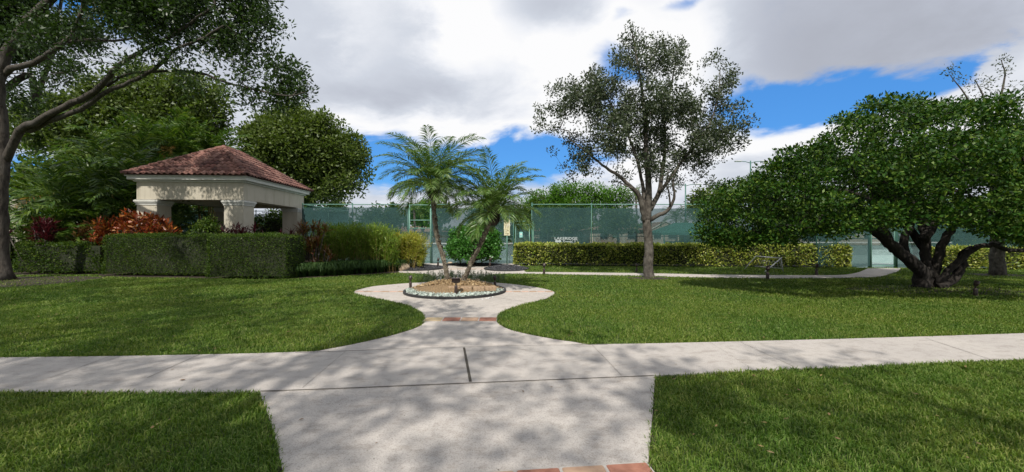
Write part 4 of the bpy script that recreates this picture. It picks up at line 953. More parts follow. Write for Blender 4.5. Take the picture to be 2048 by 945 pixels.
for i, (x, y, d, s, lab) in enumerate(((1272, 392, 50, 1, 'small palm top directly behind the centre tree fork'), (1395, 440, 44, 1, 'drooping palm behind the screen right of the centre trunk'), (1352, 437, 46, 1, 'palm behind the screen just right of the centre trunk'), (828, 420, 46, 1, 'slim palm in the left gate opening'), (868, 385, 60, 1, 'distant palm crown peeping out beside the left palm trunk'))):
    p = P(x, y, d); rng = np.random.default_rng(260 + i); t = thing('background_palm', lab, 'palm', (p[0], d, 0), 0, 'palms beyond the courts'); m = MB(); m.tube([(p[0], d, 0), (p[0] + .1, d, p[2] * .6), p], [.17, .12, .12], 8); mk('trunk', m, m_bark_gr, t, smooth=True)
    lb = MB(); rb = MB()
    for j in range(20): frond(lb, rb, rng, p, j * 2.4, 1.3 - 1.6 * j / 20, 2.2, 22, .55, .06, 1.4)
    mk('frond_stalks', rb, l_bamboo, t); mk('crown', lb, l_areca, t)
# far tree line
rng = np.random.default_rng(270); n = 900; X = (rng.random(n) - .5) * 230; Y = 66 + rng.random(n) * 8 + np.abs(X) * .05; 
hh = 2.6 + 1.1 * np.sin(X * .13) + .8 * np.sin(X * .37 + 1)
c = np.stack([X, Y, hh * rng.random(n) ** .6], 1); m = MB(); leaves(m, rng, c, 26, 1.5, .75, .5, .1, .4)
tag(mk('far_treeline', m, l_hedge), 'low dark tree line on the horizon beyond the courts', 'trees', kind='stuff')
# trees standing behind and beside the viewer; their crowns shade the foreground
def shade_tree(label, seed, base, L, dens, per=40, gp_=.2, gs_=.9):
    # tall trees: a crown lobe that shades the ground at (x, y) stands at z, leaning back along the sun's rays
    k = 1 / math.tan(R(50)); L = [(x - .139 * k * z, y - .99 * k * z, z, rx, ry, rz) for x, y, z, rx, ry, rz in L]
    return simple_tree('street_tree', label, seed, base, 12, L, dens, per, .50, .17, .10, l_big, bark=m_bark, r=.3, group='street trees behind the viewer', tip=.007, seg=.9, shell=.1, maxr=.09, gaps=gp_, gs=gs_)
shade_tree('tall wide street tree standing behind the viewer over the path', 281, (-3.5, -8.5), [(-4.5, 3.2, 12, 2.8, 2.0, 1.4), (-1.4, 4.0, 13, 2.4, 2.0, 1.4), (-6.2, 6.6, 12.5, 2.2, 1.8, 1.3), (-2.6, 6.6, 13.5, 2.4, 1.7, 1.2), (-.2, 6.4, 12.5, 1.3, 1.1, 1.0), (1.6, 3.8, 12, 1.9, 1.3, 1.1), (-.4, 1.6, 12, 2.4, 1.6, 1.3), (-4, .5, 12, 2.5, 1.6, 1.4), (3.2, 3.0, 12, 1.3, 1.0, .9), (-2.0, 8.8, 13, 1.5, .8, .9), (-5.2, 4.4, 12, 1.6, 1.2, 1.0), (-4.0, 2.2, 12, 1.6, 1.0, 1.0), (-3.0, 4.6, 12, 1.3, 1.0, .9)], 2.4, 40, .36, 1.5)
shade_tree('tall street tree left of the viewer outside the picture', 282, (-13.5, -6.5), [(-9.5, 5.5, 12, 2.4, 2.0, 1.4), (-7.0, 8.5, 13, 2.2, 1.6, 1.2), (-12, 8.5, 12.5, 2.6, 2.0, 1.4), (-9.4, 10.8, 13, 2.2, 1.5, 1.2), (-13.5, 12.2, 12.5, 2.4, 1.6, 1.3), (-5.6, 10.8, 12.5, 1.4, .9, .9), (-15, 6, 12, 2.6, 2.4, 1.5), (-8.2, 12.8, 12.5, 1.6, 1.0, 1.0), (-8, 3, 12, 2.2, 1.6, 1.2), (-4.2, 9.2, 12, 1.1, .8, .8), (-11, 13, 12.5, 1.6, 1.0, 1.0), (-5.6, 7.4, 12, 1.5, 1.0, .9), (-6.8, 3.6, 12, 1.9, 1.3, 1.1), (-5.2, 2.6, 12, 1.2, .9, .9)], 2.6)
shade_tree('tall street tree right of the viewer outside the picture', 283, (6.5, -8), [(3.4, 4.4, 11.5, 1.2, .8, .8), (4.6, 3.2, 12, 1.4, .8, .8), (5.8, 2.4, 12, 1.2, .7, .8)], 2.2)

# ---------------------------------------------------------------- court fence
FD, FH = 21.5, 3.2
def rail(mb, a, b, r=.024): mb.tube([a, b], r, 8)
def panel(name, a, b, z0, z1, mat, parent, off=.03):
    a = np.array(a, float); b = np.array(b, float); u = norm(b - a); n = np.array([u[1], -u[0]]) * off
    # origin at the panel's foot so the weave runs along the panel
    if name == 'windscreen':        # cloth: hangs in shallow ripples, its top hem sags between the ties
        Lg = np.linalg.norm(b - a); nu, nv = max(2, int(Lg / .14)), 6; ss = np.linspace(0, Lg, nu + 1); V = []
        for j in range(nv + 1):
            f = j / nv; z = z0 + (z1 - z0) * f - (.022 * np.abs(np.sin(ss * PI / .76)) if j == nv else 0) + (.012 * np.sin(ss * 3.1) if j == 0 else 0)
            w_ = .018 * np.sin(ss * 2.3 + 1.5 * np.sin(ss * .9) + f * 2.4) + .009 * np.sin(ss * 7.7 + f * 3) + .012 * np.sin(f * 7 + ss)
            V.append(np.stack([a[0] + u[0] * ss + n[0] + u[1] * w_ * .6, a[1] + u[1] * ss + n[1] - u[0] * w_ * .6, z * np.ones(nu + 1)], 1))
        i = np.arange(nv)[:, None] * (nu + 1); j = np.arange(nu)[None]; m = MB(); m.add(np.vstack(V), np.stack([i + j, i + j + 1, i + nu + 2 + j, i + nu + 1 + j], -1).reshape(-1, 4)); return mk(name, m, mat, parent, True)
    V = np.array([(a[0] + n[0], a[1] + n[1], z0), (b[0] + n[0], b[1] + n[1], z0), (b[0] + n[0], b[1] + n[1], z1), (a[0] + n[0], a[1] + n[1], z1)])
    m = MB(); m.add(V, np.array([[0, 1, 2, 3]])); return mk(name, m, mat, parent)
def run(label, pts, posts, H=FH, mid=1.47, skip_mid=(), thick=(), screens=(), wires=(), mat=m_green, midskip=False):
    a, b = np.array(pts[0], float), np.array(pts[1], float); u = norm(b - a)
    t = thing('court_fence', label, 'fence', (a[0], a[1], 0))
    for s in posts:
        p = a + u * s; r_ = .045 if s in thick else .03
        m = MB(); m.tube([(p[0], p[1], -.05), (p[0], p[1], H + .02)], r_, 10); m.lathe((p[0], p[1], H + .02), [(r_ * 1.15, 0), (r_ * 1.1, .03), (.004, .06)], 10)
        mk('post', m, mat, t, smooth=True)
    m = MB(); rail(m, (*a, H - .02), (*b, H - .02)); mk('top_rail', m, m_green2, t, smooth=True)
    if not midskip: m = MB(); rail(m, (*a, mid), (*b, mid), .02); mk('mid_rail', m, mat, t, smooth=True)
    m = MB(); rail(m, (*a, .06), (*b, .06), .012); mk('bottom_wire', m, mat, t)
    for i, (s0, s1, z0, z1, mt) in enumerate(screens): panel('windscreen', a + u * s0, a + u * s1, z0, z1, mt, t, .035 + .002 * i)
    panel('wire_mesh', a + u * 0, b, .04, H - .03, m_wire, t, -.03)
    return t
X = lambda x, d=FD: (x - CX) / F * d
gx0, gx1, dx0, dx1 = X(816), X(864), X(1027), X(1064)
x0 = -11.25
run('short fence return running back beside the pavilion', ((-11.25, 27.5), (-11.25, FD)), [0, 3], screens=((0, 6, .08, 2.98, m_screen),))
run('green court fence farther back behind the pavilion', ((-40, 27.5), (-11.25, 27.5)), [s for s in np.arange(0, 28, 3.2)], screens=((0, 28.7, .08, 2.98, m_screen),))
run('tall green screened court fence behind the yellow green shrub', ((x0, FD), (gx0, FD)), [0, X(705) - x0, gx0 - x0], thick=(gx0 - x0,), screens=((0, gx0 - x0, .08, 3.03, m_screen),))
run('green court fence between the two gates behind the palms', ((gx1, FD), (dx0, FD)), [0, 2.3, dx0 - gx1], thick=(0, dx0 - gx1), screens=((0, dx0 - gx1, 1.5, 2.98, m_screen), (0, dx0 - gx1, .08, 1.42, m_screen_thin)))
t = run('long green screened court fence behind the variegated hedge', ((dx1, FD), (14.2, FD)), [0] + [X(1183 + 119 * k) - dx1 for k in range(4)] + [14.2 - dx1], thick=(0,), screens=((.0, X(1183) - dx1 - .05, .08, 3.02, m_screen), (X(1183) - dx1 + .05, 14.2 - dx1, .08, 2.98, m_screen)))
run('short return of the court fence hidden behind the dome shaped tree', ((14.2, FD), (14.3, 18.75)), [0.02, 2.73], screens=((0, 2.75, .08, 2.98, m_screen),))
rx0, rx1 = X(1738, 18.75), X(1793, 18.75)
run('green fence left of the far gate with a pale middle rail', ((14.3, 18.75), (rx0, 18.75)), [.9, rx0 - 14.3], thick=(rx0 - 14.3,), mid=1.37, screens=((0, rx0 - 14.3, .08, 2.9, m_screen),))
run('green fence right of the far gate seen below the dome shaped tree', ((rx1, 18.75), (40, 18.75)), [0, X(1815, 18.75) - rx1, X(1927, 18.75) - rx1, 6.2, 9.2, 12.2, 15.2, 18.2, 21.2], thick=(0,), mid=1.37, screens=((0, 40 - rx1, .08, 2.95, m_screen),))

# white lettering on the screen
def letters(name, txt, x, z, size, y, mat, parent, w=None, shear=0.0):
    cu = bpy.data.curves.new(name + '_text', 'FONT'); cu.body = txt; cu.size = size; cu.align_x = 'CENTER'; cu.extrude = .002; cu.shear = shear; cu.offset = size * .02
    o = bpy.data.objects.new(name, cu); C.objects.link(o); bpy.context.view_layer.update()
    me = bpy.data.meshes.new_from_object(o.evaluated_get(bpy.context.evaluated_depsgraph_get())); C.objects.unlink(o); bpy.data.objects.remove(o)
    n = len(me.vertices); V = np.zeros(n * 3); me.vertices.foreach_get('co', V); V = V.reshape(-1, 3)
    if w: V[:, 0] *= w / max(1e-6, V[:, 0].max() - V[:, 0].min())
    W = np.stack([V[:, 0] + x, np.full(n, y) - V[:, 2], V[:, 1] + z], 1) - origin(parent)
    me.vertices.foreach_set('co', W.ravel()); me.materials.append(mat); me.update()
    o = bpy.data.objects.new(name, me); C.objects.link(o); o.parent = parent; return o
sc_ = [c for c in C.objects if c.parent == t and c.name.startswith('windscreen')][0]
m_letter = M_noise('faded_white_print', (.36, .42, .42), (.50, .55, .54), 30)
yl = FD - .068
letters('lettering', 'LAKERIDGE', X(1131.5), 1.285, .20, yl, m_letter, sc_, 1.22)
letters('lettering', 'Tennis', X(1133), 1.12, .19, yl, m_letter, sc_, .50, .4)
m = MB()
for cx_, s in ((X(1113), 1), (X(1119), 1)):           # two filled racket heads
    th = np.linspace(0, 2 * PI, 15)[:-1]; V = np.stack([cx_ + .085 * np.cos(th), np.full(14, yl), 1.20 + .075 * np.sin(th)], 1); m.add(np.vstack([V, [[cx_, yl, 1.20]]]), np.array([[14, (i + 1) % 14, i] for i in range(14)]))
    m.tube([(cx_, yl, 1.08), (X(1116), yl, .98)], .012, 4)
for cx_ in (X(1147), X(1152)):
    th = np.linspace(0, 2 * PI, 17); m.tube(np.stack([cx_ + .085 * np.cos(th), np.full(17, yl), 1.18 + .085 * np.sin(th)], 1), .010, 4, False)
m.tube([(X(1127), yl, 1.02), (X(1140), yl, 1.04), (X(1148), yl, 1.02)], .012, 4)
mk('emblem', m, m_letter, sc_)

# gates
def gate(label, xa, xb, d, H, rails, screens, post_r=.045, notice=None, arm=False):
    t = thing('court_gate', label, 'gate', ((xa + xb) / 2, d, 0)); 
    for x in (xa, xb): m = MB(); m.tube([(x, d, .02), (x, d, H)], post_r * .7, 8); mk('gate_post', m, m_green2, t, smooth=True)
    m = MB()
    for z in rails: rail(m, (xa, d, z), (xb, d, z), .024)
    mk('gate_rail', m, m_green2, t, smooth=True)
    for z0, z1, mt in screens: panel('windscreen', (xa, d), (xb, d), z0, z1, mt, t, .03)
    panel('wire_mesh', (xa, d), (xb, d), .05, H, m_wire, t, -.03)
    return t
gate('wide court gate left of the palms, open to view above its grey screen', gx0 + .08, gx1 - .08, FD, 3.17, (3.15, 2.33, 1.9, .10), ((.98, 1.88, m_screen_thin), (.12, .95, m_screen_thin)))
t = gate('narrow court door with a small teal notice beside the weathered sign', dx0 + .12, dx1 - .14, FD, 2.12, (2.10, 1.0, .1), ((1.02, 2.08, m_screen), (.12, .98, m_screen)))
m = MB(); m.box(((X(1042)), FD - .06, 1.55), (.17, .02, .30), bev=.004); nt_ = mk('notice', m, m_teal, t)
m = MB(); m.box((X(1042), FD - .075, 1.58), (.09, .004, .07)); m.box((X(1042), FD - .075, 1.48), (.12, .004, .012)); mk('notice_print', m, m_white, nt_)
m = MB(); m.tube([(dx0, FD - .05, 2.27), (X(1050), FD - .05, 2.27), (X(1050), FD - .05, 2.50)], .022, 6); mk('header_bar', m, m_green2, t)
m = MB(); m.box((dx1 - .16, FD - .07, 1.05), (.07, .05, .12), bev=.01); mk('latch', m, m_green2, t)
m = MB(); m.tube([(X(1066), FD - .05, 0), (X(1066), FD - .05, 2.25)], .05, 8); mk('door_jamb', m, m_green2, t)
gate('far court gate under the edge of the dome shaped tree', rx0 + .1, rx1 - .1, 18.75, 3.0, (2.98, 1.37, .1), ((.85, 2.9, m_screen_thin),))

# weathered sign on a green post
p = P(1014, 528, 20.6); t = thing('sign_post', 'weathered cream sign with a pointed top on a green post by the narrow court door', 'sign', (p[0], p[1], 0)); m = MB(); m.tube([(p[0], p[1], 0), (p[0], p[1], 2.3)], .035, 8); mk('post', m, m_green2, t, smooth=True)
o = np.array([(-.16, 0), (-.15, .06), (.15, .05), (.165, .1), (.145, .18), (.15, .5), (.165, .58), (.145, .66), (.15, .84), (.02, .98), (-.02, .98), (-.15, .86), (-.155, .55), (-.165, .4), (-.15, .3), (-.15, .1)])
m = MB(); fz = 1.46; k = len(o); tri = np.array(tessellate_polygon([[Vector((a, b, 0)) for a, b in o]]))
A = np.stack([p[0] + o[:, 0], np.full(k, p[1] - .05), fz + o[:, 1]], 1); B = A + [0, .025, 0]; i = np.arange(k); j = (i + 1) % k
m.add(np.vstack([A, B]), [tri, tri[:, ::-1] + k, np.stack([i, j, j + k, i + k], 1)]); bd = mk('sign_board', m, m_sign, t)
m = MB(); rg = np.random.default_rng(9)
for (x, z, w, h) in ((-.08, .72, .03, .16), (.0, .70, .03, .34), (.07, .78, .035, .05), (.07, .70, .035, .05), (-.06, .50, .03, .14), (.05, .48, .03, .12), (-.03, .34, .16, .018), (.05, .30, .09, .03), (-.05, .24, .1, .015), (0, .16, .18, .02), (.04, .12, .1, .02), (-.1, .6, .02, .06), (.09, .58, .02, .1)):
    m.box((p[0] + x, p[1] - .053, fz + z), (w, .005, h))
mk('faded_print', m, m_signink, bd)

# ---------------------------------------------------------------- garden spot lamps
def spot(label, loc, rz):
    t = thing('spot_lamp', label, 'garden lamp', loc, rz, 'bronze garden spot lamps on stakes'); L_ = lambda n, m, mt, par=t: mk(n, m, mt, par, True, local=True)
    m = MB(); m.lathe((0, 0, 0), [(.004, -.05), (.036, 0), (.040, .05), (.040, .17), (.034, .19), (.02, .195), (.001, .20)], 14); m.lathe((0, 0, 0), [(.04, .0), (.046, .012), (.046, .03), (.04, .035)], 14); L_('stake_body', m, m_brown)
    m = MB(); m.tube([(0, 0, .19), (0, 0, .235)], .014, 8); m.box((0, 0, .235), (.03, .03, .03), bev=.005); k = L_('swivel', m, m_brown)
    M_ = Matrix.Rotation(R(14), 3, 'X')
    m = MB(); m.lathe((0, 0, .25), [(.001, -.01), (.03, -.005), (.044, .02), (.044, .05), (.05, .052), (.05, .06), (.044, .062), (.044, .075), (.05, .077), (.05, .085), (.044, .087), (.047, .12), (.041, .12), (.038, .10)], 16, np.array(M_)); h = L_('lamp_head', m, m_brown)
    m = MB(); m.lathe((0, 0, .25), [(.038, .10), (.02, .104), (.001, .105)], 16, np.array(M_)); L_('lens', m, m_lens, h)
    return t
s0 = spot('bronze spot lamp at the left rim of the palm bed', G(821, 577.5), .4)
for (x, y, rz, lab, sc) in ((990, 577, -.6, 'bronze spot lamp at the right rim of the palm bed', 1), (876, 534, 1.2, 'bronze spot lamp at the tip of the left black gravel mound', 1.15), (980, 535.5, 2.0, 'bronze spot lamp at the left tip of the sign post gravel mound', 1.25), (1088, 549, .3, 'dark spot lamp by the thin path below the left end of the variegated hedge', 1.15), (1273, 546, .2, 'dark spot lamp half hidden left of the centre tree trunk', 1.0), (1535, 560, 0, 'dark spot lamp at the path below the bicycle rack', 1.3), (1633, 551, .5, 'dark spot lamp on the grass strip right of the bicycle rack', 1.2), (1951, 594, .9, 'dark spot lamp in the shade right of the shaded trunks', 1.1)):
    dup(s0, G(x, y), rz, lab, sc)
p = G(912, 594); t = thing('flood_lamp', 'bronze box shaped flood lamp on a stake at the front of the palm bed', 'garden lamp', (p[0], p[1], .05))
L_ = lambda n, m, mt, par=t, s=True: mk(n, m, mt, par, s, local=True)
m = MB(); m.lathe((0, 0, 0), [(.03, -.02), (.038, .02), (.04, .05), (.04, .20), (.034, .23), (.018, .24), (.001, .245)], 14); L_('stake_body', m, m_brown)
m = MB(); m.tube([(0, 0, .24), (0, 0, .30)], .013, 8); m.box((0, 0, .27), (.035, .03, .03), bev=.004); m.box((0, 0.01, .30), (.09, .02, .02)); L_('swivel', m, m_brown, s=False)
m = MB(); m.box((0, .01, .36), (.21, .09, .11), bev=.012); m.box((0, -.03, .418), (.225, .13, .012), bev=.004)
for i in range(11): m.box((-.09 + .018 * i, -.055, .375), (.006, .04, .07))
h = L_('lamp_head', m, m_brown, s=False); m = MB(); m.box((0, .058, .36), (.18, .006, .085)); L_('lens', m, m_lens, h, False)

# bicycle rack
A1, B1 = P(1512, 513, 17.7), P(1562, 517, 17.0); A0, B0 = G(1489, 539), G(1529, 545); C0 = np.array([B1[0] + .05, B1[1] - .05, 0.])
t = thing('bicycle_rack', 'grey tube bicycle rack on the grass strip in front of the variegated hedge', 'bicycle rack', ((A0 + B0) / 2))
for nm, pa in (('side_frame', [A0, A0 * .25 + A1 * .75, A1 * .97 + A0 * .03 + [0, 0, .005], A1 + (B1 - A1) * .05]), ('side_frame', [B0, B0 * .3 + B1 * .7, B1 * .97 + B0 * .03, B1 + [.05, 0, .02]]), ('top_bar', [A1 + (B1 - A1) * .05, B1]), ('back_leg', [B1, C0])):
    m = MB(); m.tube(smooth_path(pa, 3), .024, 8); mk(nm, m, m_tubegrey, t, smooth=True)
m = MB()
lo0, lo1 = A0 * .75 + A1 * .25, C0 + [0, 0, .12]; lo0 = lo0 + [.4, .1, -.02]
m.tube([lo0, lo1], .016, 6)
for i in range(9):
    f = (i + .5) / 9; a = lo0 + (lo1 - lo0) * f; b = A1 + (B1 - A1) * (.2 + .75 * f); b = a * .35 + b * .65; m.tube([a, b], .008, 5)
    if i % 2: m.tube([b, b + (lo1 - lo0) / 9], .008, 5)
mk('wheel_bars', m, m_tubegrey, t, smooth=True)

# boulders and small things by the gate
def rock(name, lab, c, r, mat, seed, cat='rock'):
    rg = np.random.default_rng(seed); m = MB(); th = np.linspace(-PI / 2, PI / 2, 9); m.lathe((0, 0, 0), [(max(.02, math.cos(a)) ** .7, math.sin(a)) for a in th], 14); V = m.V[0] * np.array(r)
    V = V * (1 + .10 * np.sin(V[:, :1] * 9 + seed) + .08 * np.sin(V[:, 1:2] * 11 + V[:, 2:] * 8)) + rg.normal(size=V.shape) * .006; m.V = [V]
    o = mk(name, m, mat, None, True, local=True); o.location = tuple(float(v) for v in c); return tag(o, lab, cat)
rock('boulder', 'flat tan boulder in the dark grassy border beside the clipped hedge', P(621, 529, 15.6) , (.38, .25, .16), m_rock, 1)
rock('boulder', 'small sandy boulder between the yellow shrub and the black gravel', P(805, 531, 17.3) * [1, 1, 0] + [0, 0, .12], (.34, .25, .19), m_rock, 2)
for i, (x, y, s, lab) in enumerate(((900, 528.5, .09, 'small pale stone at the left end of the gravel strip by the round bush'), (912, 529.5, .08, 'second small pale stone by the gravel strip of the round bush'), (955, 575.8, .045, 'pale stone lying on the mulch above the retaining blocks'))):
    p = G(x, y); rock('loose_stone', lab, (p[0], p[1], s * .6 + (.2 if i == 2 else 0)), (s * 1.5, s, s * .7), m_rock, 5 + i, 'stone')
for i, (x, y) in enumerate(((964, 601.5), (973, 599.5), (978, 598.7), (985, 597))):
    p = G(x, y); o = rock('stray_pebble', 'white pebble lying just outside the rubber edging on the plaza', (p[0], p[1], .022), (.024, .018, .014), m_white, 12 + i, 'pebble'); o['group'] = 'white pebbles spilled on the plaza'
p = G(840, 529.5); t = thing('hose_box', 'small dark green box with a curved handle behind the left gravel mound', 'box', p)
m = MB(); m.box((p[0], p[1], .15), (.42, .3, .26), bev=.05); m.box((p[0], p[1], .285), (.36, .26, .04), bev=.015); mk('body', m, m_canvas, t)
m = MB(); th = np.linspace(-.4, PI * .9, 9); m.tube(np.stack([p[0] + .03 + .14 * np.cos(th), np.full(9, p[1]), .40 + .16 * np.sin(th)], 1), .018, 6); m.tube([(p[0] - .12, p[1], .28), (p[0] - .1, p[1], .46)], .016, 6); mk('handle', m, m_canvas, t, smooth=True)

# tennis nets
def net(label, xa, xb, d):
    t = thing('tennis_net', label, 'tennis net', ((xa + xb) / 2, d, 0)); m = MB()
    for x in (xa, xb): m = MB(); m.tube([(x, d, 0), (x, d, 1.07)], .04, 8); mk('net_post', m, m_green, t, smooth=True)
    m = MB(); m.box(((xa + xb) / 2, d, .97), (xb - xa, .03, .09)); mk('net_band', m, m_white, t)
    m = MB(); m.add([(xa, d, .05), (xb, d, .05), (xb, d, .93), (xa, d, .93)], np.array([[0, 1, 2, 3]])); mk('netting', m, m_wire_blk, t)
m_wire_blk = M_screen('black_netting', (.01, .012, .012), .14, pattern=.05)
net('tennis net with a white band seen through the left gate', -9.5, 2.5, 26.5)
net('tennis net on the far right court behind the tree trunks', 21, 33, 30)

# court lights
def court_light(label, x, ytop, d, arms=2):
    b = P(x, ytop, d); t = thing('court_light', label, 'light pole', (b[0], d, 0), 0, 'green court light poles'); m = MB(); m.tube([(b[0], d, 0), (b[0], d, b[2] * .5), (b[0], d, b[2])], [.10, .085, .06], 10); mk('pole', m, m_green, t, smooth=True)
    for s in (-1, 1)[:arms]:
        a = 1.0; m = MB(); m.tube([(b[0], d, b[2] - .25), (b[0] + s * .5, d, b[2] - .1), (b[0] + s * a, d - .1, b[2] - .08)], .035, 6); ar = mk('arm', m, m_green, t, smooth=True)
        m = MB(); m.box((b[0] + s * (a + .35), d - .1, b[2] - .07), (.75, .35, .12), bev=.05); mk('lamp_head', m, m_tubegrey, ar)
court_light('court light pole with two arms above the left end of the dome shaped tree', 1501, 322, 42)
court_light('court light pole standing between the centre tree and the dome shaped tree', 1371, 368, 44)
court_light('court light with its lamp head showing under the pavilion roof corner', 622, 372, 34)
court_light('far court light pole seen over the small gate', 1090, 396, 70)

# shelter with a green canvas roof, and houses
p = P(1385, 462, 40); t = thing('canopy_shelter', 'low shelter with a dark green canvas roof on the far side of the courts', 'shelter', (p[0], 40, 0)); w, d_, z0, z1 = 3.9, 2.2, 1.75, 2.75; m = MB()
m.add([(p[0] - w, 40 - d_, z0), (p[0] + w, 40 - d_, z0), (p[0] + w, 40 + d_, z0), (p[0] - w, 40 + d_, z0), (p[0] - w * .45, 40, z1), (p[0] + w * .45, 40, z1), (p[0] - w, 40 - d_, z0 - .22), (p[0] + w, 40 - d_, z0 - .22), (p[0] + w, 40 + d_, z0 - .22), (p[0] - w, 40 + d_, z0 - .22)], [np.array([[0, 1, 5, 4], [2, 3, 4, 5], [6, 7, 1, 0], [7, 8, 2, 1], [8, 9, 3, 2], [9, 6, 0, 3]]), np.array([[1, 2, 5], [3, 0, 4]])]); mk('canvas_roof', m, m_canvas, t)
for sx in (-1, 0, 1):
    for sy in (-1, 1): m = MB(); m.tube([(p[0] + sx * w * .92, 40 + sy * d_ * .9, 0), (p[0] + sx * w * .92, 40 + sy * d_ * .9, z0)], .06, 6); mk('post', m, m_green, t, smooth=True)
m = MB(); m.box((p[0] - 1.6, 40, .45), (2.2, .4, .05)); m.box((p[0] - 1.6, 40.18, .75), (2.2, .04, .3)); m.tube([(p[0] - 2.5, 40, 0), (p[0] - 2.5, 40, .45)], .03); m.tube([(p[0] - .7, 40, 0), (p[0] - .7, 40, .45)], .03); tag(mk('bench', m, m_green, base=(p[0] - 1.6, 40, 0)), 'green bench under the canvas shelter', 'bench')
def house(label, x0, x1, d, h, depth, rise, gable=True, ov=.5):
    c = ((x0 + x1) / 2, d + depth / 2); t = thing('house', label, 'house', (c[0], c[1], 0), 0, 'houses beyond the courts'); m = MB(); m.box((c[0], c[1], h / 2), (x1 - x0, depth, h)); w_ = mk('wall', m, m_house, t)
    m = MB(); a, b, e, f = x0 - ov, x1 + ov, d - ov, d + depth + ov; cy = c[1]
    if gable: m.add([(a, e, h), (b, e, h), (b, f, h), (a, f, h), (c[0], e, h + rise), (c[0], f, h + rise)], [np.array([[0, 4, 5, 3], [1, 2, 5, 4], [3, 2, 1, 0]]), np.array([[0, 1, 4], [2, 3, 5]])])
    else: m.add([(a, e, h), (b, e, h), (b, f, h), (a, f, h), (a + depth * .5, cy, h + rise), (b - depth * .5, cy, h + rise)], [np.array([[0, 1, 5, 4], [2, 3, 4, 5], [3, 2, 1, 0]]), np.array([[1, 2, 5], [3, 0, 4]])])
    rf = mk('roof', m, m_hroof, t)
    if gable:
        m = MB(); m.add([(x0, d - ov - .01, h + .05), (x1, d - ov - .01, h + .05), (c[0], d - ov - .01, h + rise - .25)], np.array([[0, 1, 2]])); mk('gable', m, m_house, t)
        m = MB(); m.tube([(a, e - .05, h), (c[0], e - .05, h + rise), (b, e - .05, h)], .09, 4); mk('trim', m, m_trim, rf)
    n = max(2, int((x1 - x0) / 3.5))
    for i in range(n):
        wx = x0 + (x1 - x0) * (i + .5) / n; m = MB(); m.box((wx, d - .03, 1.45), (1.3, .08, 1.2)); fr = mk('window', m, m_trim, t); m = MB(); m.box((wx, d - .08, 1.45), (1.12, .03, 1.02)); mk('pane', m, m_glass, fr)
house('house with a pointed gable roof seen through the screen right of the centre trunk', P(1300, 470, 62)[0], P(1358, 470, 62)[0], 62, 2.1, 9, 1.5)
house('low house with a hipped brown roof behind the screen left of the centre trunk', P(1180, 470, 60)[0], P(1290, 470, 60)[0], 60, 2.3, 8, 1.0, False)
house('house seen through the screen behind the lettering', P(1062, 470, 58)[0], P(1160, 470, 58)[0], 58, 2.1, 8, .9, False)
house('beige house far behind the left gate', P(700, 470, 60)[0], P(880, 470, 60)[0], 60, 2.0, 8, .9, False)
house('pale house behind the spreading tree', P(1560, 470, 60)[0], P(1760, 470, 60)[0], 60, 2.3, 8, 1.0, False)
p = P(40, 445, 26); t = thing('garden_wall', 'pale stucco wall glimpsed between the leaning trunk and the cane palms', 'wall', (p[0], 26, 0)); m = MB(); m.box((p[0] - 3, 26, 1.2), (9, .25, 2.4)); mk('wall', m, m_house, t); m = MB(); m.box((P(44, 445, 26)[0], 25.8, 1.9), (.45, .45, 3.8)); mk('pillar', m, m_house, t)

# fallen leaves
m_dead = M_noise('fallen_leaf_brown', (.10, .055, .025), (.2, .12, .055), 60, .8, .1)
for i, (x, y, s, a, lab) in enumerate(((603, 845, .025, .8, 'brown leaf on the concrete near the left lawn corner'), (1046, 788, .022, 2.0, 'brown leaf on the concrete right of the dark expansion joint'), (365, 765, .035, .2, 'dry leaf on the sidewalk above the left lawn'), (345, 744, .022, 1.1, 'small dry leaf at the far left of the sidewalk'), (797, 575.5, .05, .3, 'dark leaf lying on the plaza left of the palm bed'), (1103, 779, .016, .3, 'tiny dark seed on the concrete right of the small leaf'), (753, 893, .012, 1, 'tiny dark seed near the bottom middle of the concrete'))):
    p = G(x, y); m = MB(); f = np.linspace(0, 1, 7); w = np.sin(PI * f) ** .8 * .45; cz = .10 * s * np.sin(f * PI)
    Lf = np.stack([f - .5, w, cz], 1); Rt = np.stack([f - .5, -w, cz * .8], 1); Cn = np.stack([f - .5, 0 * f, 0 * f], 1); V = np.vstack([Lf, Cn, Rt]) * [s * 1.6, s * .9, 1]; ii = np.arange(6)
    cs, sn = math.cos(a), math.sin(a); V[:, :2] = V[:, :2] @ np.array([[cs, sn], [-sn, cs]]); m.add(V, np.vstack([np.stack([ii, ii + 7, ii + 8, ii + 1], 1), np.stack([ii + 7, ii + 14, ii + 15, ii + 8], 1)]))
    o = mk('fallen_leaf', m, m_dead, local=True); o.location = (p[0], p[1], .026); tag(o, lab, 'leaf', 'dry leaves on the paving')

rg = np.random.default_rng(77); n = 900; D = 2.6 + 13 * rg.random(n) ** .8; Xl = (rg.random(n) * 2 - 1) * 1.3 * D; pv = inside(plaza, Xl, D) | inside(walk, Xl, D) | inside(apron, Xl, D)
k_ = (~pv) | (rg.random(n) < .22); Xl, D, pv = Xl[k_], D[k_], pv[k_]; n = len(D)
c = np.stack([Xl, D, np.where(pv, .026, .035 + .02 * rg.random(n))], 1); ax = norm(rg.normal(size=(n, 3)) * [1, 1, .25]); sd = norm(np.cross(ax, [0, 0, 1.]) + rg.normal(size=(n, 3)) * .15); l = (.022 + .035 * rg.random((n, 1))) * np.where(pv, .45, 1)[:, None]
ax[:, 2] = np.abs(ax[:, 2]) * .4; V = np.stack([c, c + ax * l * .5 + sd * l * .22, c + ax * l, c + ax * l * .5 - sd * l * .22], 1).reshape(-1, 3)
m = MB(); m.add(V, np.arange(n * 4).reshape(-1, 4)); m_litter = M_island('litter', [(.10, .06, .03), (.25, .17, .07), (.16, .10, .05), (.30, .24, .11)], .8)
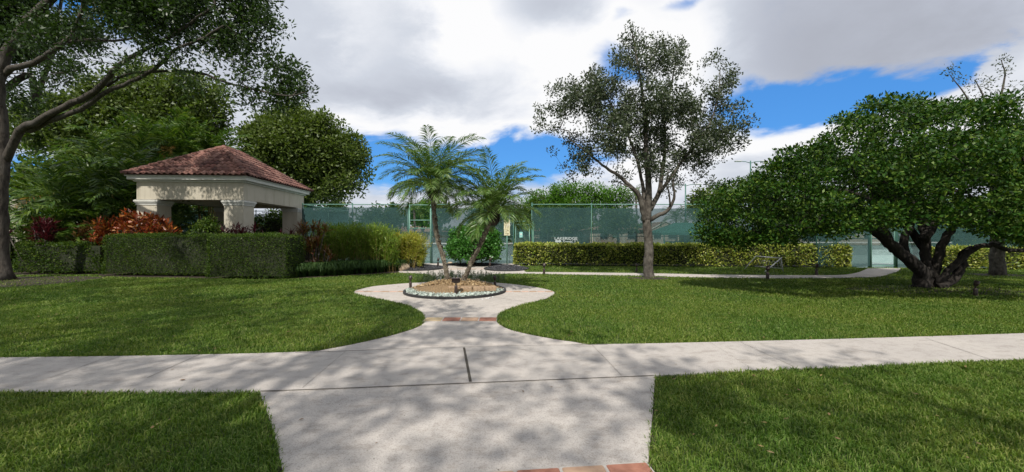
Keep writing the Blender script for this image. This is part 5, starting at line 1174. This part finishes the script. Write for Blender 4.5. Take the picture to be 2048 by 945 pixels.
tag(mk('leaf_litter', m, m_litter), 'tiny dry leaves and seeds scattered over lawn and paving', 'leaf litter', kind='stuff')

# ---------------------------------------------------------------- sky, sun, camera
SUN_EL, SUN_AZ = 50.0, 188.0      # azimuth clockwise from +Y
w = bpy.data.worlds.new('World'); S.world = w; w.use_nodes = True; nt = w.node_tree; nt.nodes.clear()
out = nt.nodes.new('ShaderNodeOutputWorld'); bg = nt.nodes.new('ShaderNodeBackground'); nt.links.new(bg.outputs[0], out.inputs[0])
BGS = .10; bg.inputs[1].default_value = BGS
sky = nt.nodes.new('ShaderNodeTexSky'); sky.sky_type = 'NISHITA'; sky.sun_disc = False; sky.sun_elevation = R(SUN_EL); sky.sun_rotation = R(SUN_AZ); sky.air_density = 1.0; sky.dust_density = .3; sky.ozone_density = 3.0
tc = nt.nodes.new('ShaderNodeTexCoord'); sp = nt.nodes.new('ShaderNodeSeparateXYZ'); nt.links.new(tc.outputs['Generated'], sp.inputs[0])
def ma(op, a, b=None, c=None):
    n = nt.nodes.new('ShaderNodeMath'); n.operation = op
    for i, v in enumerate((a, b, c)):
        if v is None: continue
        if isinstance(v, (int, float)): n.inputs[i].default_value = v
        else: nt.links.new(v, n.inputs[i])
    return n.outputs[0]
az = ma('ARCTAN2', sp.outputs[0], sp.outputs[1]); el = ma('ARCSINE', sp.outputs[2])
# cloud layer coordinates: direction projected on a high flat layer
den = ma('ADD', ma('MAXIMUM', sp.outputs[2], 0.0), .22)
cb = nt.nodes.new('ShaderNodeCombineXYZ'); nt.links.new(ma('DIVIDE', sp.outputs[0], den), cb.inputs[0]); nt.links.new(ma('DIVIDE', sp.outputs[1], den), cb.inputs[1])
def wn(scale, detail, rough, off=0.0, dist=0.0):
    n = nt.nodes.new('ShaderNodeTexNoise'); n.noise_dimensions = '3D'; n.inputs['Scale'].default_value = scale; n.inputs['Detail'].default_value = detail; n.inputs['Roughness'].default_value = rough; n.inputs['Distortion'].default_value = dist
    mp = nt.nodes.new('ShaderNodeMapping'); mp.inputs['Location'].default_value = (off, off * 1.7, off * .3); nt.links.new(cb.outputs[0], mp.inputs[0]); nt.links.new(mp.outputs[0], n.inputs['Vector']); return n.outputs[0]
n1 = wn(1.1, 9, .56, 3.1, .3); n2 = wn(3.2, 8, .6, 9.4, .2); n3 = wn(.9, 4, .5, 1.7)
def patch(x, y, rx, ry, rot=0.0):
    """smooth bump round the sky direction that the calibrated view has at x, y"""
    v = norm(np.array([(x - CX) / F, 1.0, (HY - y) / F])); a0, e0 = math.atan2(v[0], v[1]), math.asin(v[2])
    da = ma('SUBTRACT', az, a0); de = ma('SUBTRACT', el, e0)
    # wobble by noise so the rims are ragged
    da = ma('ADD', da, ma('MULTIPLY', ma('SUBTRACT', n2, .5), .22)); de = ma('ADD', de, ma('MULTIPLY', ma('SUBTRACT', n1, .5), .20))
    c, s = math.cos(rot), math.sin(rot); A = ma('ADD', ma('MULTIPLY', da, c), ma('MULTIPLY', de, s)); B = ma('SUBTRACT', ma('MULTIPLY', de, c), ma('MULTIPLY', da, s))
    q = ma('ADD', ma('POWER', ma('ABSOLUTE', ma('DIVIDE', A, rx / F)), 2.0), ma('POWER', ma('ABSOLUTE', ma('DIVIDE', B, ry / F)), 2.0))
    return ma('EXPONENT', ma('MULTIPLY', q, -1.0))
def total(ps):
    t = None
    for k, *p in ps:
        v = ma('MULTIPLY', patch(*p), k); t = v if t is None else ma('ADD', t, v)
    return t
blue = total([(1.35, 1000, 328, 175, 52), (1.1, 760, 345, 70, 40), (1.3, 1590, 205, 115, 36, .10), (.85, 1875, 128, 55, 20, .3), (.55, 1700, 190, 45, 20), (.55, 1385, 8, 45, 16), (.4, 1270, 20, 45, 16), (1.0, 170, 0, 60, 40), (1.1, 30, 400, 80, 60), (.4, 1840, 205, 40, 16), (.55, 1230, 190, 50, 110)])
cover = ma('SUBTRACT', ma('ADD', ma('MULTIPLY', ma('SUBTRACT', n1, .5), 1.5), ma('MULTIPLY', ma('SUBTRACT', n2, .5), .5)), blue)
cm = nt.nodes.new('ShaderNodeMapRange'); cm.interpolation_type = 'SMOOTHSTEP'; cm.inputs['From Min'].default_value = -.74; cm.inputs['From Max'].default_value = -.24; nt.links.new(cover, cm.inputs['Value']); mask = cm.outputs[0]
bright = total([(.62, 930, 60, 75, 75), (.55, 1390, 110, 60, 90), (.6, 900, 262, 190, 28), (.45, 1170, 190, 130, 60, .4), (.4, 1090, 100, 90, 50), (.55, 1600, 262, 130, 40), (.35, 1970, 180, 90, 70), (.35, 1110, 325, 50, 40), (.2, 700, 90, 100, 90), (.4, 1330, 300, 120, 80), (.5, 1250, 60, 60, 60), (.3, 700, 280, 90, 25)])
dark = total([(.40, 1680, 95, 210, 65), (.22, 1950, 40, 150, 60), (.34, 690, 210, 140, 45), (.15, 820, 150, 110, 60), (.25, 1090, 20, 70, 30), (.2, 1480, 330, 90, 30), (.2, 640, 60, 60, 60), (.18, 1550, 20, 120, 40)])
lum = ma('ADD', ma('SUBTRACT', ma('ADD', .64, bright), dark), ma('ADD', ma('MULTIPLY', ma('SUBTRACT', n2, .5), .60), ma('MULTIPLY', ma('SUBTRACT', n3, .5), .3)))
cr_ = nt.nodes.new('ShaderNodeValToRGB'); nt.links.new(lum, cr_.inputs[0]); e = cr_.color_ramp.elements
e[0].position = 0.0; e[0].color = (.40, .42, .48, 1); e[1].position = 1.0; e[1].color = (.98, .98, .99, 1)
q = e.new(.30); q.color = (.49, .52, .60, 1); q = e.new(.62); q.color = (.64, .68, .76, 1); q = e.new(.85); q.color = (.87, .89, .94, 1)
sc10 = nt.nodes.new('ShaderNodeVectorMath'); sc10.operation = 'SCALE'; nt.links.new(cr_.outputs[0], sc10.inputs[0]); sc10.inputs['Scale'].default_value = 1 / BGS
tint = nt.nodes.new('ShaderNodeMix'); tint.data_type = 'RGBA'; tint.blend_type = 'MULTIPLY'; tint.inputs[0].default_value = 1; tint.inputs[7].default_value = (.62, 1.12, 1.45, 1); nt.links.new(sky.outputs[0], tint.inputs[6])
deep = nt.nodes.new('ShaderNodeMix'); deep.data_type = 'RGBA'; deep.inputs[0].default_value = .6; nt.links.new(tint.outputs[2], deep.inputs[6]); deep.inputs[7].default_value = (.75, 3.1, 8.4, 1)
mx = nt.nodes.new('ShaderNodeMix'); mx.data_type = 'RGBA'; nt.links.new(mask, mx.inputs[0]); nt.links.new(deep.outputs[2], mx.inputs[6]); nt.links.new(sc10.outputs[0], mx.inputs[7])
nt.links.new(mx.outputs[2], bg.inputs[0])
w.cycles.sampling_method = 'MANUAL'; w.cycles.sample_map_resolution = 512

sl = bpy.data.lights.new('sun', 'SUN'); sl.energy = 5.0; sl.angle = R(.53); sl.color = (1.0, .955, .88)
so = bpy.data.objects.new('sun', sl); C.objects.link(so)
a, e_ = R(SUN_AZ), R(SUN_EL); dv = Vector((math.sin(a) * math.cos(e_), math.cos(a) * math.cos(e_), math.sin(e_)))
so.rotation_euler = dv.to_track_quat('Z', 'Y').to_euler(); so.location = (-5, -10, 20)

cd = bpy.data.cameras.new('camera'); cam = bpy.data.objects.new('camera', cd); C.objects.link(cam)
cd.sensor_width = 36; cd.lens = 36 * F / 2048; cd.clip_end = 2000; cd.clip_start = .05; cd.shift_y = -(472.5 - HY) / 2048
cam.location = (0, 0, EYE); cam.rotation_euler = (R(90), 0, 0); S.camera = cam
S.view_settings.view_transform = 'Standard'; S.view_settings.look = 'None'; S.view_settings.exposure = 0.0; S.view_settings.gamma = 1.0
S.render.engine = 'CYCLES'; cy = S.cycles
cy.use_denoising = True; cy.max_bounces = 6; cy.diffuse_bounces = 3; cy.glossy_bounces = 2; cy.transmission_bounces = 3; cy.transparent_max_bounces = 12; cy.caustics_reflective = False; cy.caustics_refractive = False
cy.use_adaptive_sampling = True; cy.adaptive_threshold = .02
